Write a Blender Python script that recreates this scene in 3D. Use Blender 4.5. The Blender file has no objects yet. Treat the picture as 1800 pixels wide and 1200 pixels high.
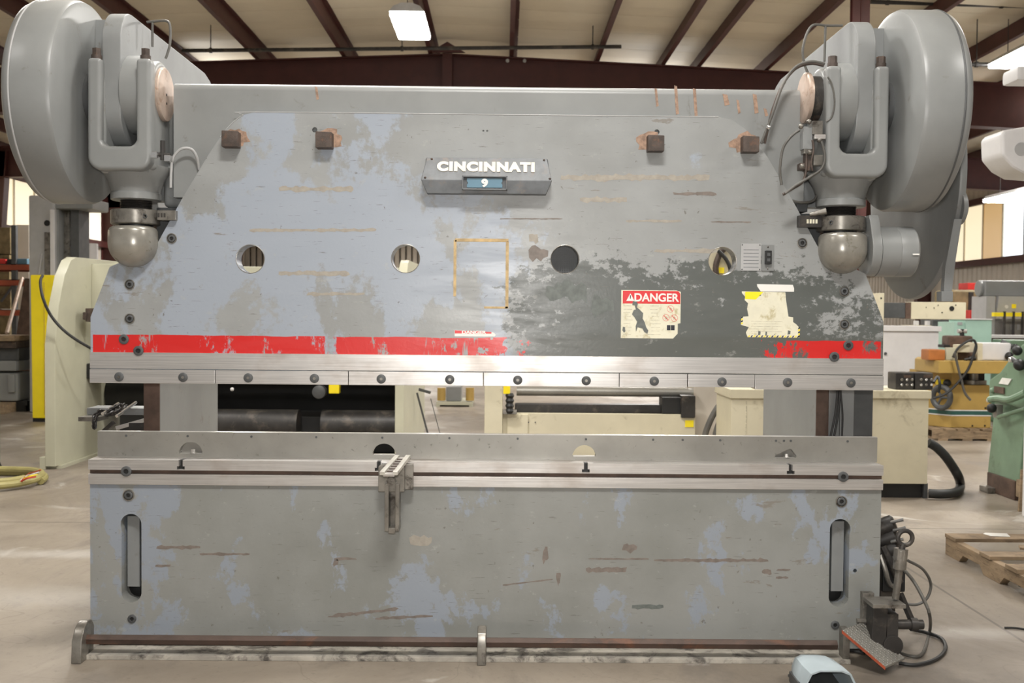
import bpy, bmesh, math, random
from mathutils import Vector, Matrix
random.seed(7)
PI = math.pi
sc = bpy.context.scene
COL = sc.collection

# ------------------------------------------------------------------ camera
FPX = 1850.0                      # focal length in pixels of a 1800 px wide frame
CAM = Vector((.07, -4.86, 1.59)); YAW, PIT, ROLL = .0083, .029, .0088
_D = Vector((math.sin(YAW)*math.cos(PIT), math.cos(YAW)*math.cos(PIT), -math.sin(PIT)))
_R0 = Vector((math.cos(YAW), -math.sin(YAW), 0)); _U0 = _R0.cross(_D)
_R = math.cos(ROLL)*_R0 + math.sin(ROLL)*_U0
_U = math.cos(ROLL)*_U0 - math.sin(ROLL)*_R0
cd = bpy.data.cameras.new('camera'); cam = bpy.data.objects.new('camera', cd); COL.objects.link(cam)
m = Matrix.Identity(4)
for i in range(3):
    m[i][0], m[i][1], m[i][2], m[i][3] = _R[i], _U[i], -_D[i], CAM[i]
cam.matrix_world = m
cd.sensor_width = 36.0; cd.lens = FPX/1800*36.0; cd.clip_end = 200
cd.dof.use_dof = True; cd.dof.focus_distance = 4.85; cd.dof.aperture_fstop = 4.5
sc.camera = cam

# ------------------------------------------------------------------ world, lights, exposure
vs = sc.view_settings
vs.view_transform = 'Standard'; vs.look = 'None'; vs.gamma = 1.0; vs.exposure = 0.0; vs.use_curve_mapping = False
w = bpy.data.worlds.new('world'); sc.world = w; w.use_nodes = True
bg = w.node_tree.nodes['Background']
bg.inputs[0].default_value = (1.0, .97, .92, 1); bg.inputs[1].default_value = .27

def area(name, loc, target, sx, sy, power, col=(1, .975, .935)):
    l = bpy.data.lights.new(name, 'AREA'); l.shape = 'RECTANGLE'; l.size = sx; l.size_y = sy
    l.energy = power; l.color = col
    o = bpy.data.objects.new(name, l); COL.objects.link(o); o.location = loc
    o.rotation_euler = (Vector(target)-Vector(loc)).to_track_quat('-Z', 'Y').to_euler()
    return o
# camera flash (its mirror image is the bright spot on the ram) and the bay lamps overhead, some of them added to light the press heads and far wall
area('camera_flash', (.07, -4.75, 1.74), (.05, 0, 1.62), .16, .10, 80, (1, .97, .93))
for lx, ly, pw in ((-4.5, -2.5, 55), (.2, -3.2, 235), (4.8, -2.5, 130), (.1, .35, 90), (-1.6, 2.2, 240), (-5, 5, 110), (2, 6.5, 220), (6, 5, 260),
                   (-6, 15, 420), (3, 16, 420), (10, 13, 360), (-8, 27, 520), (4, 28, 520), (-3, 39, 700), (6, 39, 700)):
    area('bay_or_fill_lamp', (lx, ly, 5.30), (lx, ly, 0), 1.2, .5, pw)
    area('roof_fill', (lx, ly, 4.9), (lx, ly, 9), 1.6, 1.6, pw*.22)  # extra upward lamps added to brighten the roof

# ------------------------------------------------------------------ pixel helpers (points of the photograph at a given depth)
def ray(px, py): return _D + (px-900)/FPX*_R - (py-600)/FPX*_U
def P(px, py, Y):
    r = ray(px, py); return CAM + r*((Y-CAM.y)/r.y)
def X(px, py, Y): return P(px, py, Y).x
def Z(px, py, Y): return P(px, py, Y).z

# ------------------------------------------------------------------ materials
class NT:
    def __init__(s, name):
        s.m = bpy.data.materials.new(name); s.m.use_nodes = True
        s.t = s.m.node_tree; s.n = s.t.nodes; s.l = s.t.links
        s.b = s.n['Principled BSDF']
        s.co = s.n.new('ShaderNodeTexCoord').outputs['Object']
    def _set(s, sock, v):
        if isinstance(v, bpy.types.NodeSocket): s.l.new(v, sock)
        elif isinstance(v, (tuple, list)): sock.default_value = (*v, 1) if len(v) == 3 and len(sock.default_value) == 4 else v
        else: sock.default_value = v
    def vec(s, scale=(1, 1, 1), loc=(0, 0, 0), src=None):
        n = s.n.new('ShaderNodeMapping'); s.l.new(src or s.co, n.inputs[0])
        n.inputs['Scale'].default_value = scale; n.inputs['Location'].default_value = loc
        return n.outputs[0]
    def noise(s, scale, detail=4, rough=.55, vec=None, dist=0):
        n = s.n.new('ShaderNodeTexNoise'); s.l.new(vec or s.co, n.inputs['Vector'])
        n.inputs['Scale'].default_value = scale; n.inputs['Detail'].default_value = detail
        n.inputs['Roughness'].default_value = rough; n.inputs['Distortion'].default_value = dist
        return n.outputs[0]
    def step(s, v, a, b, lo=0, hi=1):
        n = s.n.new('ShaderNodeMapRange'); n.interpolation_type = 'SMOOTHSTEP'
        s._set(n.inputs[0], v); n.inputs[1].default_value = a; n.inputs[2].default_value = b
        n.inputs[3].default_value = lo; n.inputs[4].default_value = hi
        return n.outputs[0]
    def math(s, op, a, b=0.0, clamp=False):
        n = s.n.new('ShaderNodeMath'); n.operation = op; n.use_clamp = clamp
        s._set(n.inputs[0], a); s._set(n.inputs[1], b); return n.outputs[0]
    def mix(s, f, a, b):
        n = s.n.new('ShaderNodeMix'); n.data_type = 'RGBA'
        s._set(n.inputs[0], f); s._set(n.inputs[6], a); s._set(n.inputs[7], b); return n.outputs[2]
    def xyz(s):
        n = s.n.new('ShaderNodeSeparateXYZ'); s.l.new(s.co, n.inputs[0]); return n.outputs
    def bump(s, h, strength=.3, dist=.01):
        n = s.n.new('ShaderNodeBump'); n.inputs['Strength'].default_value = strength; n.inputs['Distance'].default_value = dist
        s.l.new(h, n.inputs['Height']); s.l.new(n.outputs[0], s.b.inputs['Normal'])
    def out(s, col, rough=.5, metal=0.0, spec=None):
        s._set(s.b.inputs['Base Color'], col); s._set(s.b.inputs['Roughness'], rough); s._set(s.b.inputs['Metallic'], metal)
        if spec is not None: s.b.inputs['Specular IOR Level'].default_value = spec
        return s.m

def sh(c, k): return tuple(min(1, x*k) for x in c)
def mat(name, c, rough=.5, metal=0.0, var=.12, scale=5, grime=0.0, gcol=None, gscale=9, bump=0, spec=None, stretch=(1, 1, 1)):
    t = NT(name); v = t.vec(stretch)
    col = t.mix(t.step(t.noise(scale, 5, .6, v), .3, .7), sh(c, 1-var), sh(c, 1+var))
    if grime:
        col = t.mix(t.step(t.noise(gscale, 8, .7, v, .5), .72-.35*grime, .80-.2*grime), col, gcol or sh(c, .35))
    if bump: t.bump(t.noise(scale*14, 3), bump, .004)
    return t.out(col, rough, metal, spec)
def emit(name, c, s):
    t = NT(name); t.b.inputs['Emission Color'].default_value = (*c, 1); t.b.inputs['Emission Strength'].default_value = s
    return t.out((.8, .8, .8), .5)

def ram_paint(name, bed=False):
    t = NT(name); x, y, z = t.xyz()
    gray = t.mix(t.step(t.noise(1.6, 6, .6), .35, .65), (.265, .272, .268), (.315, .325, .325)) if not bed else t.mix(t.step(t.noise(1.6, 6, .6), .35, .65), (.225, .23, .215), (.275, .28, .268))
    # streaky blue-grey older coat
    nb = t.math('ADD', t.noise(3.0 if bed else 2.1, 9, .62, t.vec((1, 1, .7), (3.1, 0, .4)), .15), t.math('MULTIPLY', t.math('SUBTRACT', t.noise(22, 7, .7), .5), .16))
    if bed: lim = t.math('ADD', nb, t.step(x, -.6, -1.8, .0, .045))
    else:   lim = t.math('ADD', nb, t.step(x, .9, -.7, -.10, .07))
    blue = t.step(lim, .535, .575) if not bed else t.step(lim, .555, .59)
    col = t.mix(blue, gray, (.32, .355, .41) if not bed else (.270, .300, .345))
    if not bed:
        # worn dark primer over the lower middle and right of the ram
        reg = t.math('MULTIPLY', t.step(x, -.22, .42), t.step(z, 2.05, 1.62))
        reg = t.math('MULTIPLY', reg, t.step(x, 1.80, 1.25, .62, 1))
        nd = t.math('SUBTRACT', t.noise(3.2, 10, .66, t.vec((1, 1, 1.2), (1, 0, 5)), .3), .5)
        nf = t.math('SUBTRACT', t.noise(17, 9, .72, t.vec((1, 1, 1.4), (2, 0, 1))), .5)
        sm = t.math('ADD', reg, t.math('ADD', t.math('MULTIPLY', nd, 1.5), t.math('MULTIPLY', nf, 2.0)))
        dk = t.math('MULTIPLY', t.step(sm, .55, .70), t.step(reg, .02, .12))
        col = t.mix(t.math('MULTIPLY', dk, .93), col, (.090, .098, .091))
        low = t.math('MULTIPLY', t.step(z, 1.50, 1.46), t.step(x, 0, .3))
        col = t.mix(t.math('MULTIPLY', low, .85), col, (.10, .105, .095))
    # bare brown scuffs, stretched sideways
    ns = t.noise(2.0, 8, .7, t.vec((1.0, 1, 5.0), (7, 0, 2)), .3)
    col = t.mix(t.math('MULTIPLY', t.step(ns, .635, .66), .8), col, (.20, .18, .155))
    # fine scratches and pits
    n1 = t.noise(9, 4, .6, t.vec((1.2, 1, 16)))
    col = t.mix(t.math('MULTIPLY', t.step(n1, .64, .68), .75), col, (.14, .135, .125))
    n2 = t.math('ADD', t.noise(38, 5, .65, t.vec((1, 1, .8))), t.math('MULTIPLY', t.math('SUBTRACT', t.noise(3, 3), .5), .25))
    col = t.mix(t.math('MULTIPLY', t.step(n2, .66, .70), .8), col, (.14, .13, .115))
    n3 = t.noise(11, 8, .7, t.vec((1, 1, 1.6), (3, 0, 8)))
    col = t.mix(t.math('MULTIPLY', t.step(n3, .60, .66), .35), col, (.40, .40, .38))
    if not bed:
        nr = t.noise(14, 6, .65, t.vec((1, 1, .8)))
        wob = t.math('MULTIPLY', t.math('SUBTRACT', t.noise(5, 3), .5), .02)
        zz = t.math('ADD', z, wob)
        band = t.math('MULTIPLY', t.step(zz, 1.466, 1.464), t.step(z, 1.382, 1.384))
        nx = t.math('ADD', x, t.math('MULTIPLY', t.math('SUBTRACT', nr, .5), 1.3))
        keepL = t.step(nx, .08, .06); keepR = t.step(nx, 1.33, 1.35)
        keep = t.math('MAXIMUM', keepL, keepR)
        chips = t.math('MULTIPLY', t.step(t.noise(6, 10, .74, t.vec((1, 1, .5), (4, 0, 0))), .59, .545), t.step(t.noise(7, 5, .7, t.vec((1, 1, .12), (8, 0, 3))), .64, .60))
        ends = t.step(t.math('ABSOLUTE', x), 1.822, 1.818)
        col = t.mix(t.math('MULTIPLY', t.math('MULTIPLY', band, keep), t.math('MULTIPLY', chips, ends)), col, (.58, .02, .018))
    t.bump(t.math('ADD', t.noise(60, 3), t.math('MULTIPLY', blue, .4)), .12, .003)
    return t.out(col, t.step(ns, .4, .7, .31, .5), .0, .5)

def brushed(name, c, rough=.34, brown=.5):
    t = NT(name)
    n = t.noise(3, 7, .65, t.vec((.8, 1, 60)))
    big = t.noise(1.7, 5, .6, t.vec((1, 1, 1.5)))
    col = t.mix(t.step(n, .3, .7), sh(c, .82), sh(c, 1.12))
    col = t.mix(t.math('MULTIPLY', t.step(big, .48, .66), brown), col, (.30, .235, .185))
    t.bump(n, .06, .002)
    return t.out(col, t.step(big, .4, .7, rough, rough+.14), .72)

def concrete():
    t = NT('concrete_floor'); x, y, z = t.xyz()
    a = t.noise(.55, 8, .6, None, .5); b = t.noise(1.5, 9, .68, t.vec((1, .6, 1)), .8)
    col = t.mix(t.step(a, .33, .66), (.205, .172, .137), (.325, .280, .228))
    col = t.mix(t.math('MULTIPLY', t.step(b, .50, .68), .6), col, (.17, .15, .13))
    c = t.noise(.8, 6, .6, t.vec((1, 1.6, 1), (5, 3, 0)), 1.5)
    col = t.mix(t.math('MULTIPLY', t.step(c, .60, .68), .45), col, (.60, .58, .54))
    f = t.noise(26, 6, .65)
    col = t.mix(t.math('MULTIPLY', t.step(f, .56, .70), .45), col, (.15, .13, .11))
    # saw cut joints and hairline cracks
    cr = t.noise(.9, 3, .5, t.vec((1, 1, 1), (9, 1, 0)), .2)
    crack = t.step(t.math('ABSOLUTE', t.math('SUBTRACT', cr, .5)), .0022, .0008)
    col = t.mix(t.math('MULTIPLY', crack, .25), col, (.11, .09, .07))
    jx = t.step(t.math('ABSOLUTE', t.math('SUBTRACT', x, 2.62)), .012, .006)
    jy = t.step(t.math('ABSOLUTE', t.math('SUBTRACT', y, 2.9)), .012, .006)
    col = t.mix(t.math('MAXIMUM', jx, jy), col, (.14, .12, .10))
    def blob(cx, cy, rx, ry, r0, r1):
        dx = t.math('DIVIDE', t.math('SUBTRACT', x, cx), rx); dy = t.math('DIVIDE', t.math('SUBTRACT', y, cy), ry)
        d = t.math('SQRT', t.math('ADD', t.math('MULTIPLY', dx, dx), t.math('MULTIPLY', dy, dy)))
        d = t.math('ADD', d, t.math('MULTIPLY', t.math('SUBTRACT', t.noise(4, 7, .7), .5), 1.1)); return t.step(d, r1, r0)
    col = t.mix(t.math('MULTIPLY', blob(1.75, -.45, .8, .35, .3, 1.1), .75), col, (.10, .085, .07))
    col = t.mix(t.math('MULTIPLY', blob(2.5, -.1, .75, .9, .3, 1.2), .45), col, (.13, .11, .095))
    col = t.mix(t.math('MULTIPLY', blob(1.95, -.75, .28, .10, .2, 1.0), .8), col, (.62, .60, .57))
    col = t.mix(t.math('MULTIPLY', blob(2.45, .35, .5, .14, .1, 1.1), .35), col, (.55, .53, .50))
    col = t.mix(t.math('MULTIPLY', blob(-2.6, 1.9, 1.1, .16, .1, 1.1), .38), col, (.60, .58, .55))
    col = t.mix(t.math('MULTIPLY', blob(-2.5, .9, 1.0, .30, .2, 1.0), .25), col, (.50, .48, .45))
    t.bump(f, .12, .003)
    return t.out(col, t.step(b, .4, .7, .42, .62), 0, .4)

M = {}
M['ram'] = ram_paint('worn_ram_paint'); M['bed'] = ram_paint('worn_bed_paint', True)
M['gray'] = mat('gray_enamel', (.236, .243, .240), .36, 0, .08, 2.5, .30, (.17, .16, .145), 8, spec=.5)
M['gray2'] = mat('gray_housing', (.232, .240, .240), .40, 0, .10, 2.5, .35, (.17, .16, .145), 7)
M['lgray'] = mat('pale_gray', (.40, .40, .40), .45, 0, .06)
M['dgray'] = mat('dark_gray', (.075, .078, .08), .5, 0, .15, 8)
M['plate'] = mat('nameplate_gray', (.135, .145, .155), .45, 0, .18, 14, .5, (.20, .17, .15), 16)
M['steel'] = brushed('ground_steel', (.62, .60, .58))
M['dirty'] = mat('oily_steel', (.235, .22, .195), .33, .55, .25, 12, .6, (.06, .05, .042), 13)
M['dierail'] = mat('die_rail_steel', (.29, .28, .255), .38, .45, .15, 2.5, .35, (.12, .115, .105), 34)
M['bright'] = mat('bright_steel', (.75, .73, .70), .28, .8, .05)
M['black'] = mat('black', (.012, .012, .012), .5, 0, .2)
M['rubber'] = mat('black_rubber', (.02, .02, .02), .55, 0, .2)
M['cable'] = mat('gray_cable', (.10, .095, .085), .5, 0, .2)
M['blackiron'] = mat('black_iron', (.035, .032, .030), .45, .2, .3, 5, .6, (.10, .085, .07), 6)
M['rust'] = mat('rust', (.080, .060, .050), .55, .3, .3, 20, .5, (.15, .08, .05), 22, .3)
M['rustbar'] = mat('rusty_bar', (.075, .05, .04), .55, .25, .35, 8, .5, (.16, .075, .045), 5, .2, stretch=(.5, 1, 1))
M['ruststain'] = mat('rust_stain', (.31, .20, .14), .6, 0, .35, 40)
M['pin'] = mat('pin_cap', (.52, .41, .34), .4, .35, .15, 12, .5, (.33, .20, .13), 14)
M['cream'] = mat('cream_paint', (.63, .58, .43), .45, 0, .05, 3, .45, (.45, .40, .28), 5)
M['creamgreen'] = mat('cream_green_paint', (.50, .49, .375), .45, 0, .06, 2, .3, (.40, .39, .29), 4)
M['yellow'] = mat('yellow_paint', (.95, .76, .02), .4, 0, .04)
M['mustard'] = mat('mustard_paint', (.45, .30, .085), .42, 0, .06, 3, .4, (.36, .23, .06), 6)
M['stripe'] = mat('dark_green_stripe', (.03, .10, .085), .4)
M['green'] = mat('green_enamel', (.16, .25, .165), .38, 0, .10, 3, .45, (.09, .14, .09), 6)
M['mint'] = mat('mint_paint', (.42, .62, .53), .45, 0, .05)
M['white'] = mat('white_paint', (.68, .67, .67), .45, 0, .04)
M['red'] = mat('red_paint', (.55, .03, .025), .5, 0, .15)
M['orange'] = mat('orange_paint', (.34, .07, .03), .5, 0, .2)
M['wood'] = mat('pallet_wood', (.27, .195, .12), .7, 0, .25, 6, .6, (.14, .095, .06), 7, .2, stretch=(1, 1, 4))
M['leather'] = mat('orange_brown', (.42, .15, .04), .45, 0, .15)
M['brown'] = mat('brown_stack', (.21, .16, .08), .75, 0, .3, 5, .7, (.09, .065, .035), 3)
M['darkbrown'] = mat('dark_brown_edge', (.10, .062, .045), .6, .1, .3, 9)
M['maroon'] = mat('maroon_primer', (.070, .019, .016), .5, 0, .10)
M['ceil'] = mat('roof_insulation', (.74, .67, .53), .6, 0, .05, 1.2)
M['wall'] = mat('wall_panel', (.55, .50, .43), .6, 0, .06, 2)
M['lamp'] = emit('lamp_glow', (1, .98, .95), 30)
M['lampcase'] = mat('lamp_case', (.6, .6, .6), .4)
M['daylight'] = emit('daylit_window', (.86, .95, 1), 1.5)
M['warmpane'] = emit('daylit_amber_panel', (1, .84, .55), .85)
M['amberpane'] = emit('daylit_orange_panel', (.75, .42, .10), .55)
M['ball'] = mat('greased_ball_metal', (.30, .285, .25), .27, .35, .15, 8, .45, (.12, .11, .06), 12)
M['strip'] = mat('worn_strip', (.42, .39, .34), .6, .1, .25, 6, .7, (.09, .08, .07), 9)
M['scuff'] = mat('bare_brown_scuff', (.185, .155, .135), .5, 0, .2, 25)
M['tanscuff'] = mat('faded_tan_scuff', (.33, .30, .255), .5, 0, .12, 30)
M['greenpatch'] = mat('dark_primer_patch', (.13, .145, .135), .5, 0, .2, 30)
M['concrete'] = concrete()
M['tape'] = mat('tape_residue', (.50, .36, .18), .6, 0, .25, 20)
M['label'] = mat('faded_label', (.74, .71, .56), .5, 0, .06, 12, .6, (.50, .44, .26), 18)
M['labelwhite'] = mat('label_white', (.80, .79, .75), .45, 0, .03)
M['signred'] = mat('sign_red', (.66, .025, .03), .4, 0, .05)
M['print'] = mat('faint_print', (.52, .48, .36), .5, 0, .3, 60)
M['ink'] = mat('ink', (.02, .02, .03), .5)
M['letter'] = mat('letter_cream', (.72, .66, .56), .5, 0, .12, 30)
M['bluetag'] = mat('blue_tag', (.11, .22, .30), .45, 0, .1)
M['wornpatch'] = mat('bare_patch', (.125, .135, .125), .5, 0, .2, 30)
M['alu'] = mat('aluminium', (.70, .68, .62), .35, .6, .08)
M['stain'] = mat('oil_stain', (.05, .045, .04), .4)
M['hosegreen'] = mat('hose_olive', (.34, .30, .12), .5, 0, .15)
M['pedal'] = mat('pedal_gray', (.36, .42, .45), .4, 0, .08, 6)
M['chrome'] = mat('chrome', (.8, .8, .8), .15, .9, .02)
M['paper'] = mat('paper', (.75, .74, .70), .7)

# ------------------------------------------------------------------ mesh builder
class MB:
    def __init__(s): s.bm = bmesh.new(); s.mi = 0
    def _f(s, vs):
        try:
            f = s.bm.faces.new(vs); f.material_index = s.mi; return f
        except ValueError: return None
    def hexa(s, pts):                       # 8 points: bottom ring 4, top ring 4
        v = [s.bm.verts.new(p) for p in pts]
        for q in ((3, 2, 1, 0), (4, 5, 6, 7), (0, 1, 5, 4), (1, 2, 6, 5), (2, 3, 7, 6), (3, 0, 4, 7)): s._f([v[i] for i in q])
        return s
    def box(s, x0, x1, y0, y1, z0, z1):
        x0, x1 = min(x0, x1), max(x0, x1); y0, y1 = min(y0, y1), max(y0, y1); z0, z1 = min(z0, z1), max(z0, z1)
        return s.hexa([(x0, y0, z0), (x1, y0, z0), (x1, y1, z0), (x0, y1, z0), (x0, y0, z1), (x1, y0, z1), (x1, y1, z1), (x0, y1, z1)])
    def prism(s, pts, ax, a0, a1):
        def mk(p, a): return {'x': (a, p[0], p[1]), 'y': (p[0], a, p[1]), 'z': (p[0], p[1], a)}[ax]
        A = [s.bm.verts.new(mk(p, a0)) for p in pts]; B = [s.bm.verts.new(mk(p, a1)) for p in pts]
        s._f(A[::-1]); s._f(B); n = len(pts)
        for i in range(n): s._f([A[i], A[(i+1) % n], B[(i+1) % n], B[i]])
        return s
    def rings(s, rings, cap=True):
        R = [[s.bm.verts.new(p) for p in r] for r in rings]; n = len(R[0])
        for a, b in zip(R, R[1:]):
            for i in range(n): s._f([a[i], a[(i+1) % n], b[(i+1) % n], b[i]])
        if cap: s._f(R[0][::-1]); s._f(R[-1])
        return s
    def lathe(s, prof, o, ax, seg=28, cap=True):      # prof: (radius, height along axis)
        ax = Vector(ax).normalized(); u = ax.orthogonal().normalized(); v = ax.cross(u); o = Vector(o)
        return s.rings([[o+ax*h+(u*math.cos(2*PI*i/seg)+v*math.sin(2*PI*i/seg))*max(r, 1e-4) for i in range(seg)] for r, h in prof], cap)
    def cyl(s, p0, p1, r0, r1=None, seg=20):
        p0, p1 = Vector(p0), Vector(p1); d = p1-p0
        return s.lathe([(r0, 0), (r0 if r1 is None else r1, d.length)], p0, d, seg)
    def sphere(s, c, r, seg=16):
        return s.lathe([(r*math.sin(PI*k/10), -r*math.cos(PI*k/10)) for k in range(11)], c, (0, 0, 1), seg)
    def tube(s, pts, r, seg=8, sub=6, closed=False):
        P_ = [Vector(p) for p in pts]
        if sub > 1 and len(P_) > 2:
            q = []; n = len(P_)
            for i in range(n if closed else n-1):
                if closed: a, b, c, d = P_[i-1], P_[i], P_[(i+1) % n], P_[(i+2) % n]
                else: a, b, c, d = P_[max(i-1, 0)], P_[i], P_[i+1], P_[min(i+2, n-1)]
                for k in range(sub):
                    t = k/sub
                    q.append(.5*((2*b)+(c-a)*t+(2*a-5*b+4*c-d)*t*t+(3*b-a-3*c+d)*t**3))
            if not closed: q.append(P_[-1])
            P_ = q
        n = len(P_); up = None; rings = []
        for i in range(n):
            d = (P_[(i+1) % n]-P_[i-1]) if closed else (P_[min(i+1, n-1)]-P_[max(i-1, 0)])
            if d.length < 1e-9: d = Vector((0, 0, 1))
            d.normalize()
            up = d.orthogonal().normalized() if up is None else (up-d*up.dot(d)).normalized()
            w_ = d.cross(up)
            rings.append([P_[i]+(up*math.cos(2*PI*k/seg)+w_*math.sin(2*PI*k/seg))*r for k in range(seg)])
        if closed: rings.append(rings[0])
        return s.rings(rings, not closed)
    def build(s, name, mats, parent=None, bevel=0, seg=2, smooth=35, label=None):
        bm = s.bm
        bmesh.ops.recalc_face_normals(bm, faces=bm.faces)
        if bevel:
            es = [e for e in bm.edges if len(e.link_faces) == 2 and e.calc_face_angle(0) > math.radians(35)]
            bmesh.ops.bevel(bm, geom=es, offset=bevel, segments=seg, profile=.6, affect='EDGES', clamp_overlap=True)
        me = bpy.data.meshes.new(name); bm.to_mesh(me); bm.free()
        for mm in (mats if isinstance(mats, list) else [mats]): me.materials.append(M[mm] if isinstance(mm, str) else mm)
        me.shade_smooth(); me.set_sharp_from_angle(angle=math.radians(smooth))
        o = bpy.data.objects.new(name, me); COL.objects.link(o)
        if bevel: o.modifiers.new('wn', 'WEIGHTED_NORMAL').keep_sharp = True
        if parent: attach(o, parent)
        if label: o['label'] = label
        return o

ROOTM = {}
def attach(o, parent):
    o.parent = parent
    if parent.name in ROOTM: o.matrix_parent_inverse = ROOTM[parent.name].inverted()
def thing(name, label, cat, loc=(0, 0, 0), group=None, kind=None):
    o = bpy.data.objects.new(name, None); COL.objects.link(o); o.location = loc; o.empty_display_size = .1
    ROOTM[o.name] = Matrix.Translation(Vector(loc)); return tag(o, label, cat, group, kind)
def tag(o, label=None, cat=None, group=None, kind=None):
    if label: o['label'] = label
    if cat: o['category'] = cat
    if group: o['group'] = group
    if kind: o['kind'] = kind
    return o
def dup(o, loc, parent=None):
    c = o.copy(); COL.objects.link(c); c.location = loc
    if parent: c.parent = parent
    for ch in list(o.children):
        d = ch.copy(); COL.objects.link(d); d.parent = c
        for g in list(ch.children):
            e = g.copy(); COL.objects.link(e); e.parent = d
    return c
def cut(o, cutters):
    for i, c in enumerate(cutters):
        md = o.modifiers.new('cut%d' % i, 'BOOLEAN'); md.operation = 'DIFFERENCE'; md.object = c; md.solver = 'EXACT'
    dg = bpy.context.evaluated_depsgraph_get(); dg.update()
    me = bpy.data.meshes.new_from_object(o.evaluated_get(dg)); old = o.data
    o.modifiers.clear(); o.data = me; me.name = old.name
    me.shade_smooth(); me.set_sharp_from_angle(angle=math.radians(30))
    for c in cutters:
        d = c.data; bpy.data.objects.remove(c); bpy.data.meshes.remove(d)
def text(name, body, loc, size, mat_, parent, rx=PI/2, extrude=.0015, bold=0, sx=1.0, space=1.0):
    cu = bpy.data.curves.new(name, 'FONT'); cu.body = body; cu.size = size; cu.extrude = extrude; cu.offset = bold
    cu.align_x = 'CENTER'; cu.align_y = 'CENTER'; cu.space_character = space
    o = bpy.data.objects.new(name, cu); COL.objects.link(o)
    dg = bpy.context.evaluated_depsgraph_get(); dg.update()
    me = bpy.data.meshes.new_from_object(o.evaluated_get(dg)); bpy.data.objects.remove(o)
    cs_ = [v.co for v in me.vertices]; mx, my = (min(c.x for c in cs_)+max(c.x for c in cs_))/2, (min(c.y for c in cs_)+max(c.y for c in cs_))/2
    me.transform(Matrix.Translation((-mx, -my, 0)))
    me.transform(Matrix.Translation(loc) @ Matrix.Rotation(rx, 4, 'X') @ Matrix.Diagonal((sx, 1, 1, 1)))
    me.materials.clear(); me.materials.append(M[mat_])
    q = bpy.data.objects.new(name, me); COL.objects.link(q); attach(q, parent); return q
def arc(cx, cy, r, a0, a1, n=8):
    return [(cx+r*math.cos(math.radians(a0+(a1-a0)*i/n)), cy+r*math.sin(math.radians(a0+(a1-a0)*i/n))) for i in range(n+1)]
def socket_bolt(name, x, y, z, r, parent, collar=True):
    b = MB()
    if collar:
        b.mi = 1; b.lathe([(r*1.35, .004), (r*1.35, -.004), (r*1.12, -.0045), (r*1.12, 0)], (x, y, z), (0, 1, 0), 24)
    b.mi = 0; b.lathe([(r, .004), (r, -.004), (r*.85, -.006), (r*.5, -.006), (r*.45, .001)], (x, y, z), (0, 1, 0), 18)
    b.mi = 2; b.cyl((x, y-.0015, z), (x, y, z), r*.46, seg=6)
    return b.build(name, ['dgray', 'dirty', 'black'], parent)

# ================================================================== the setting
floor = MB().box(-14, 15, -12, 48, -.2, 0).build('floor', 'concrete'); tag(floor, kind='structure')

def roofz(x): return 6.02-abs(x+.9)/24
ceiling = thing('ceiling', None, None, (0, 0, 0), kind='structure')
for side, xa, xb in ((-1, -14, -.9), (1, -.9, 15)):
    n = 60
    rows = []
    for k in range(n+1):
        yy = -12+60*k/n; sag = .018*math.sin(k*PI)
        rows.append(yy)
    for k in range(n):
        b = MB(); y0, y1 = rows[k], rows[k+1]-.012; ym = (y0+y1)/2
        for (ya, yb, da, db) in ((y0, ym, 0, -.02), (ym, y1, -.02, 0)):
            b.hexa([(xa, ya, roofz(xa)+.12+da), (xb, ya, roofz(xb)+.12+da), (xb, yb, roofz(xb)+.12+db), (xa, yb, roofz(xa)+.12+db),
                    (xa, ya, roofz(xa)+.3), (xb, ya, roofz(xb)+.3), (xb, yb, roofz(xb)+.3), (xa, yb, roofz(xa)+.3)])
        b.build('roof_panel', 'ceil', ceiling, smooth=10)
# purlins along the hall
for i, px_ in enumerate([-13.8, -12.4, -11, -9.6, -8.2, -6.75, -5.4, -4.03, -2.59, -1.15, .2, 1.63, 2.73, 3.33, 4.46, 5.9, 7.35, 8.8, 10.2, 11.6]):
    zt = roofz(px_)+.10; s_ = 1 if px_ > 0 else -1
    b = MB(); b.box(px_-.004, px_+.004, -11, 47, zt-.24, zt); b.box(px_-.07, px_+.004, -11, 47, zt-.248, zt-.24); b.box(px_-.004, px_+.07, -11, 47, zt-.002, zt+.006)
    b.build('purlin', 'maroon', ceiling)
FR = [12.9, 20.5, 28.1, 35.7, 43.3]
for yy in FR:
    b = MB()
    for xa, xb in ((-12.6, -.9), (-.9, 13.6)):
        for (d0, d1, hw) in ((-.16, -.18, .13), (-.18, -.88, .012), (-.88, -.90, .13)):
            za, zb = roofz(xa), roofz(xb)
            b.hexa([(xa, yy-hw, za+d1), (xb, yy-hw, zb+d1), (xb, yy+hw, zb+d1), (xa, yy+hw, za+d1),
                    (xa, yy-hw, za+d0), (xb, yy-hw, zb+d0), (xb, yy+hw, zb+d0), (xa, yy+hw, za+d0)])
    b.build('roof_beam', 'maroon', ceiling)
b = MB(); b.box(-.98, -.82, 12.72, 12.76, 5.0, 5.85); b.prism([(-1.2, 5.86), (-.6, 5.86), (-.9, 6.04)], 'y', 12.72, 12.76); b.build('ridge_splice_plate', 'maroon', ceiling)
# small clips on the beam web
for px_ in (892, 922):
    p = P(px_, 107, 12.75); MB().lathe([(.03, 0), (.03, -.03), (.02, -.035)], p, (0, 1, 0), 10).build('beam_clip', 'lgray', ceiling)

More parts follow.
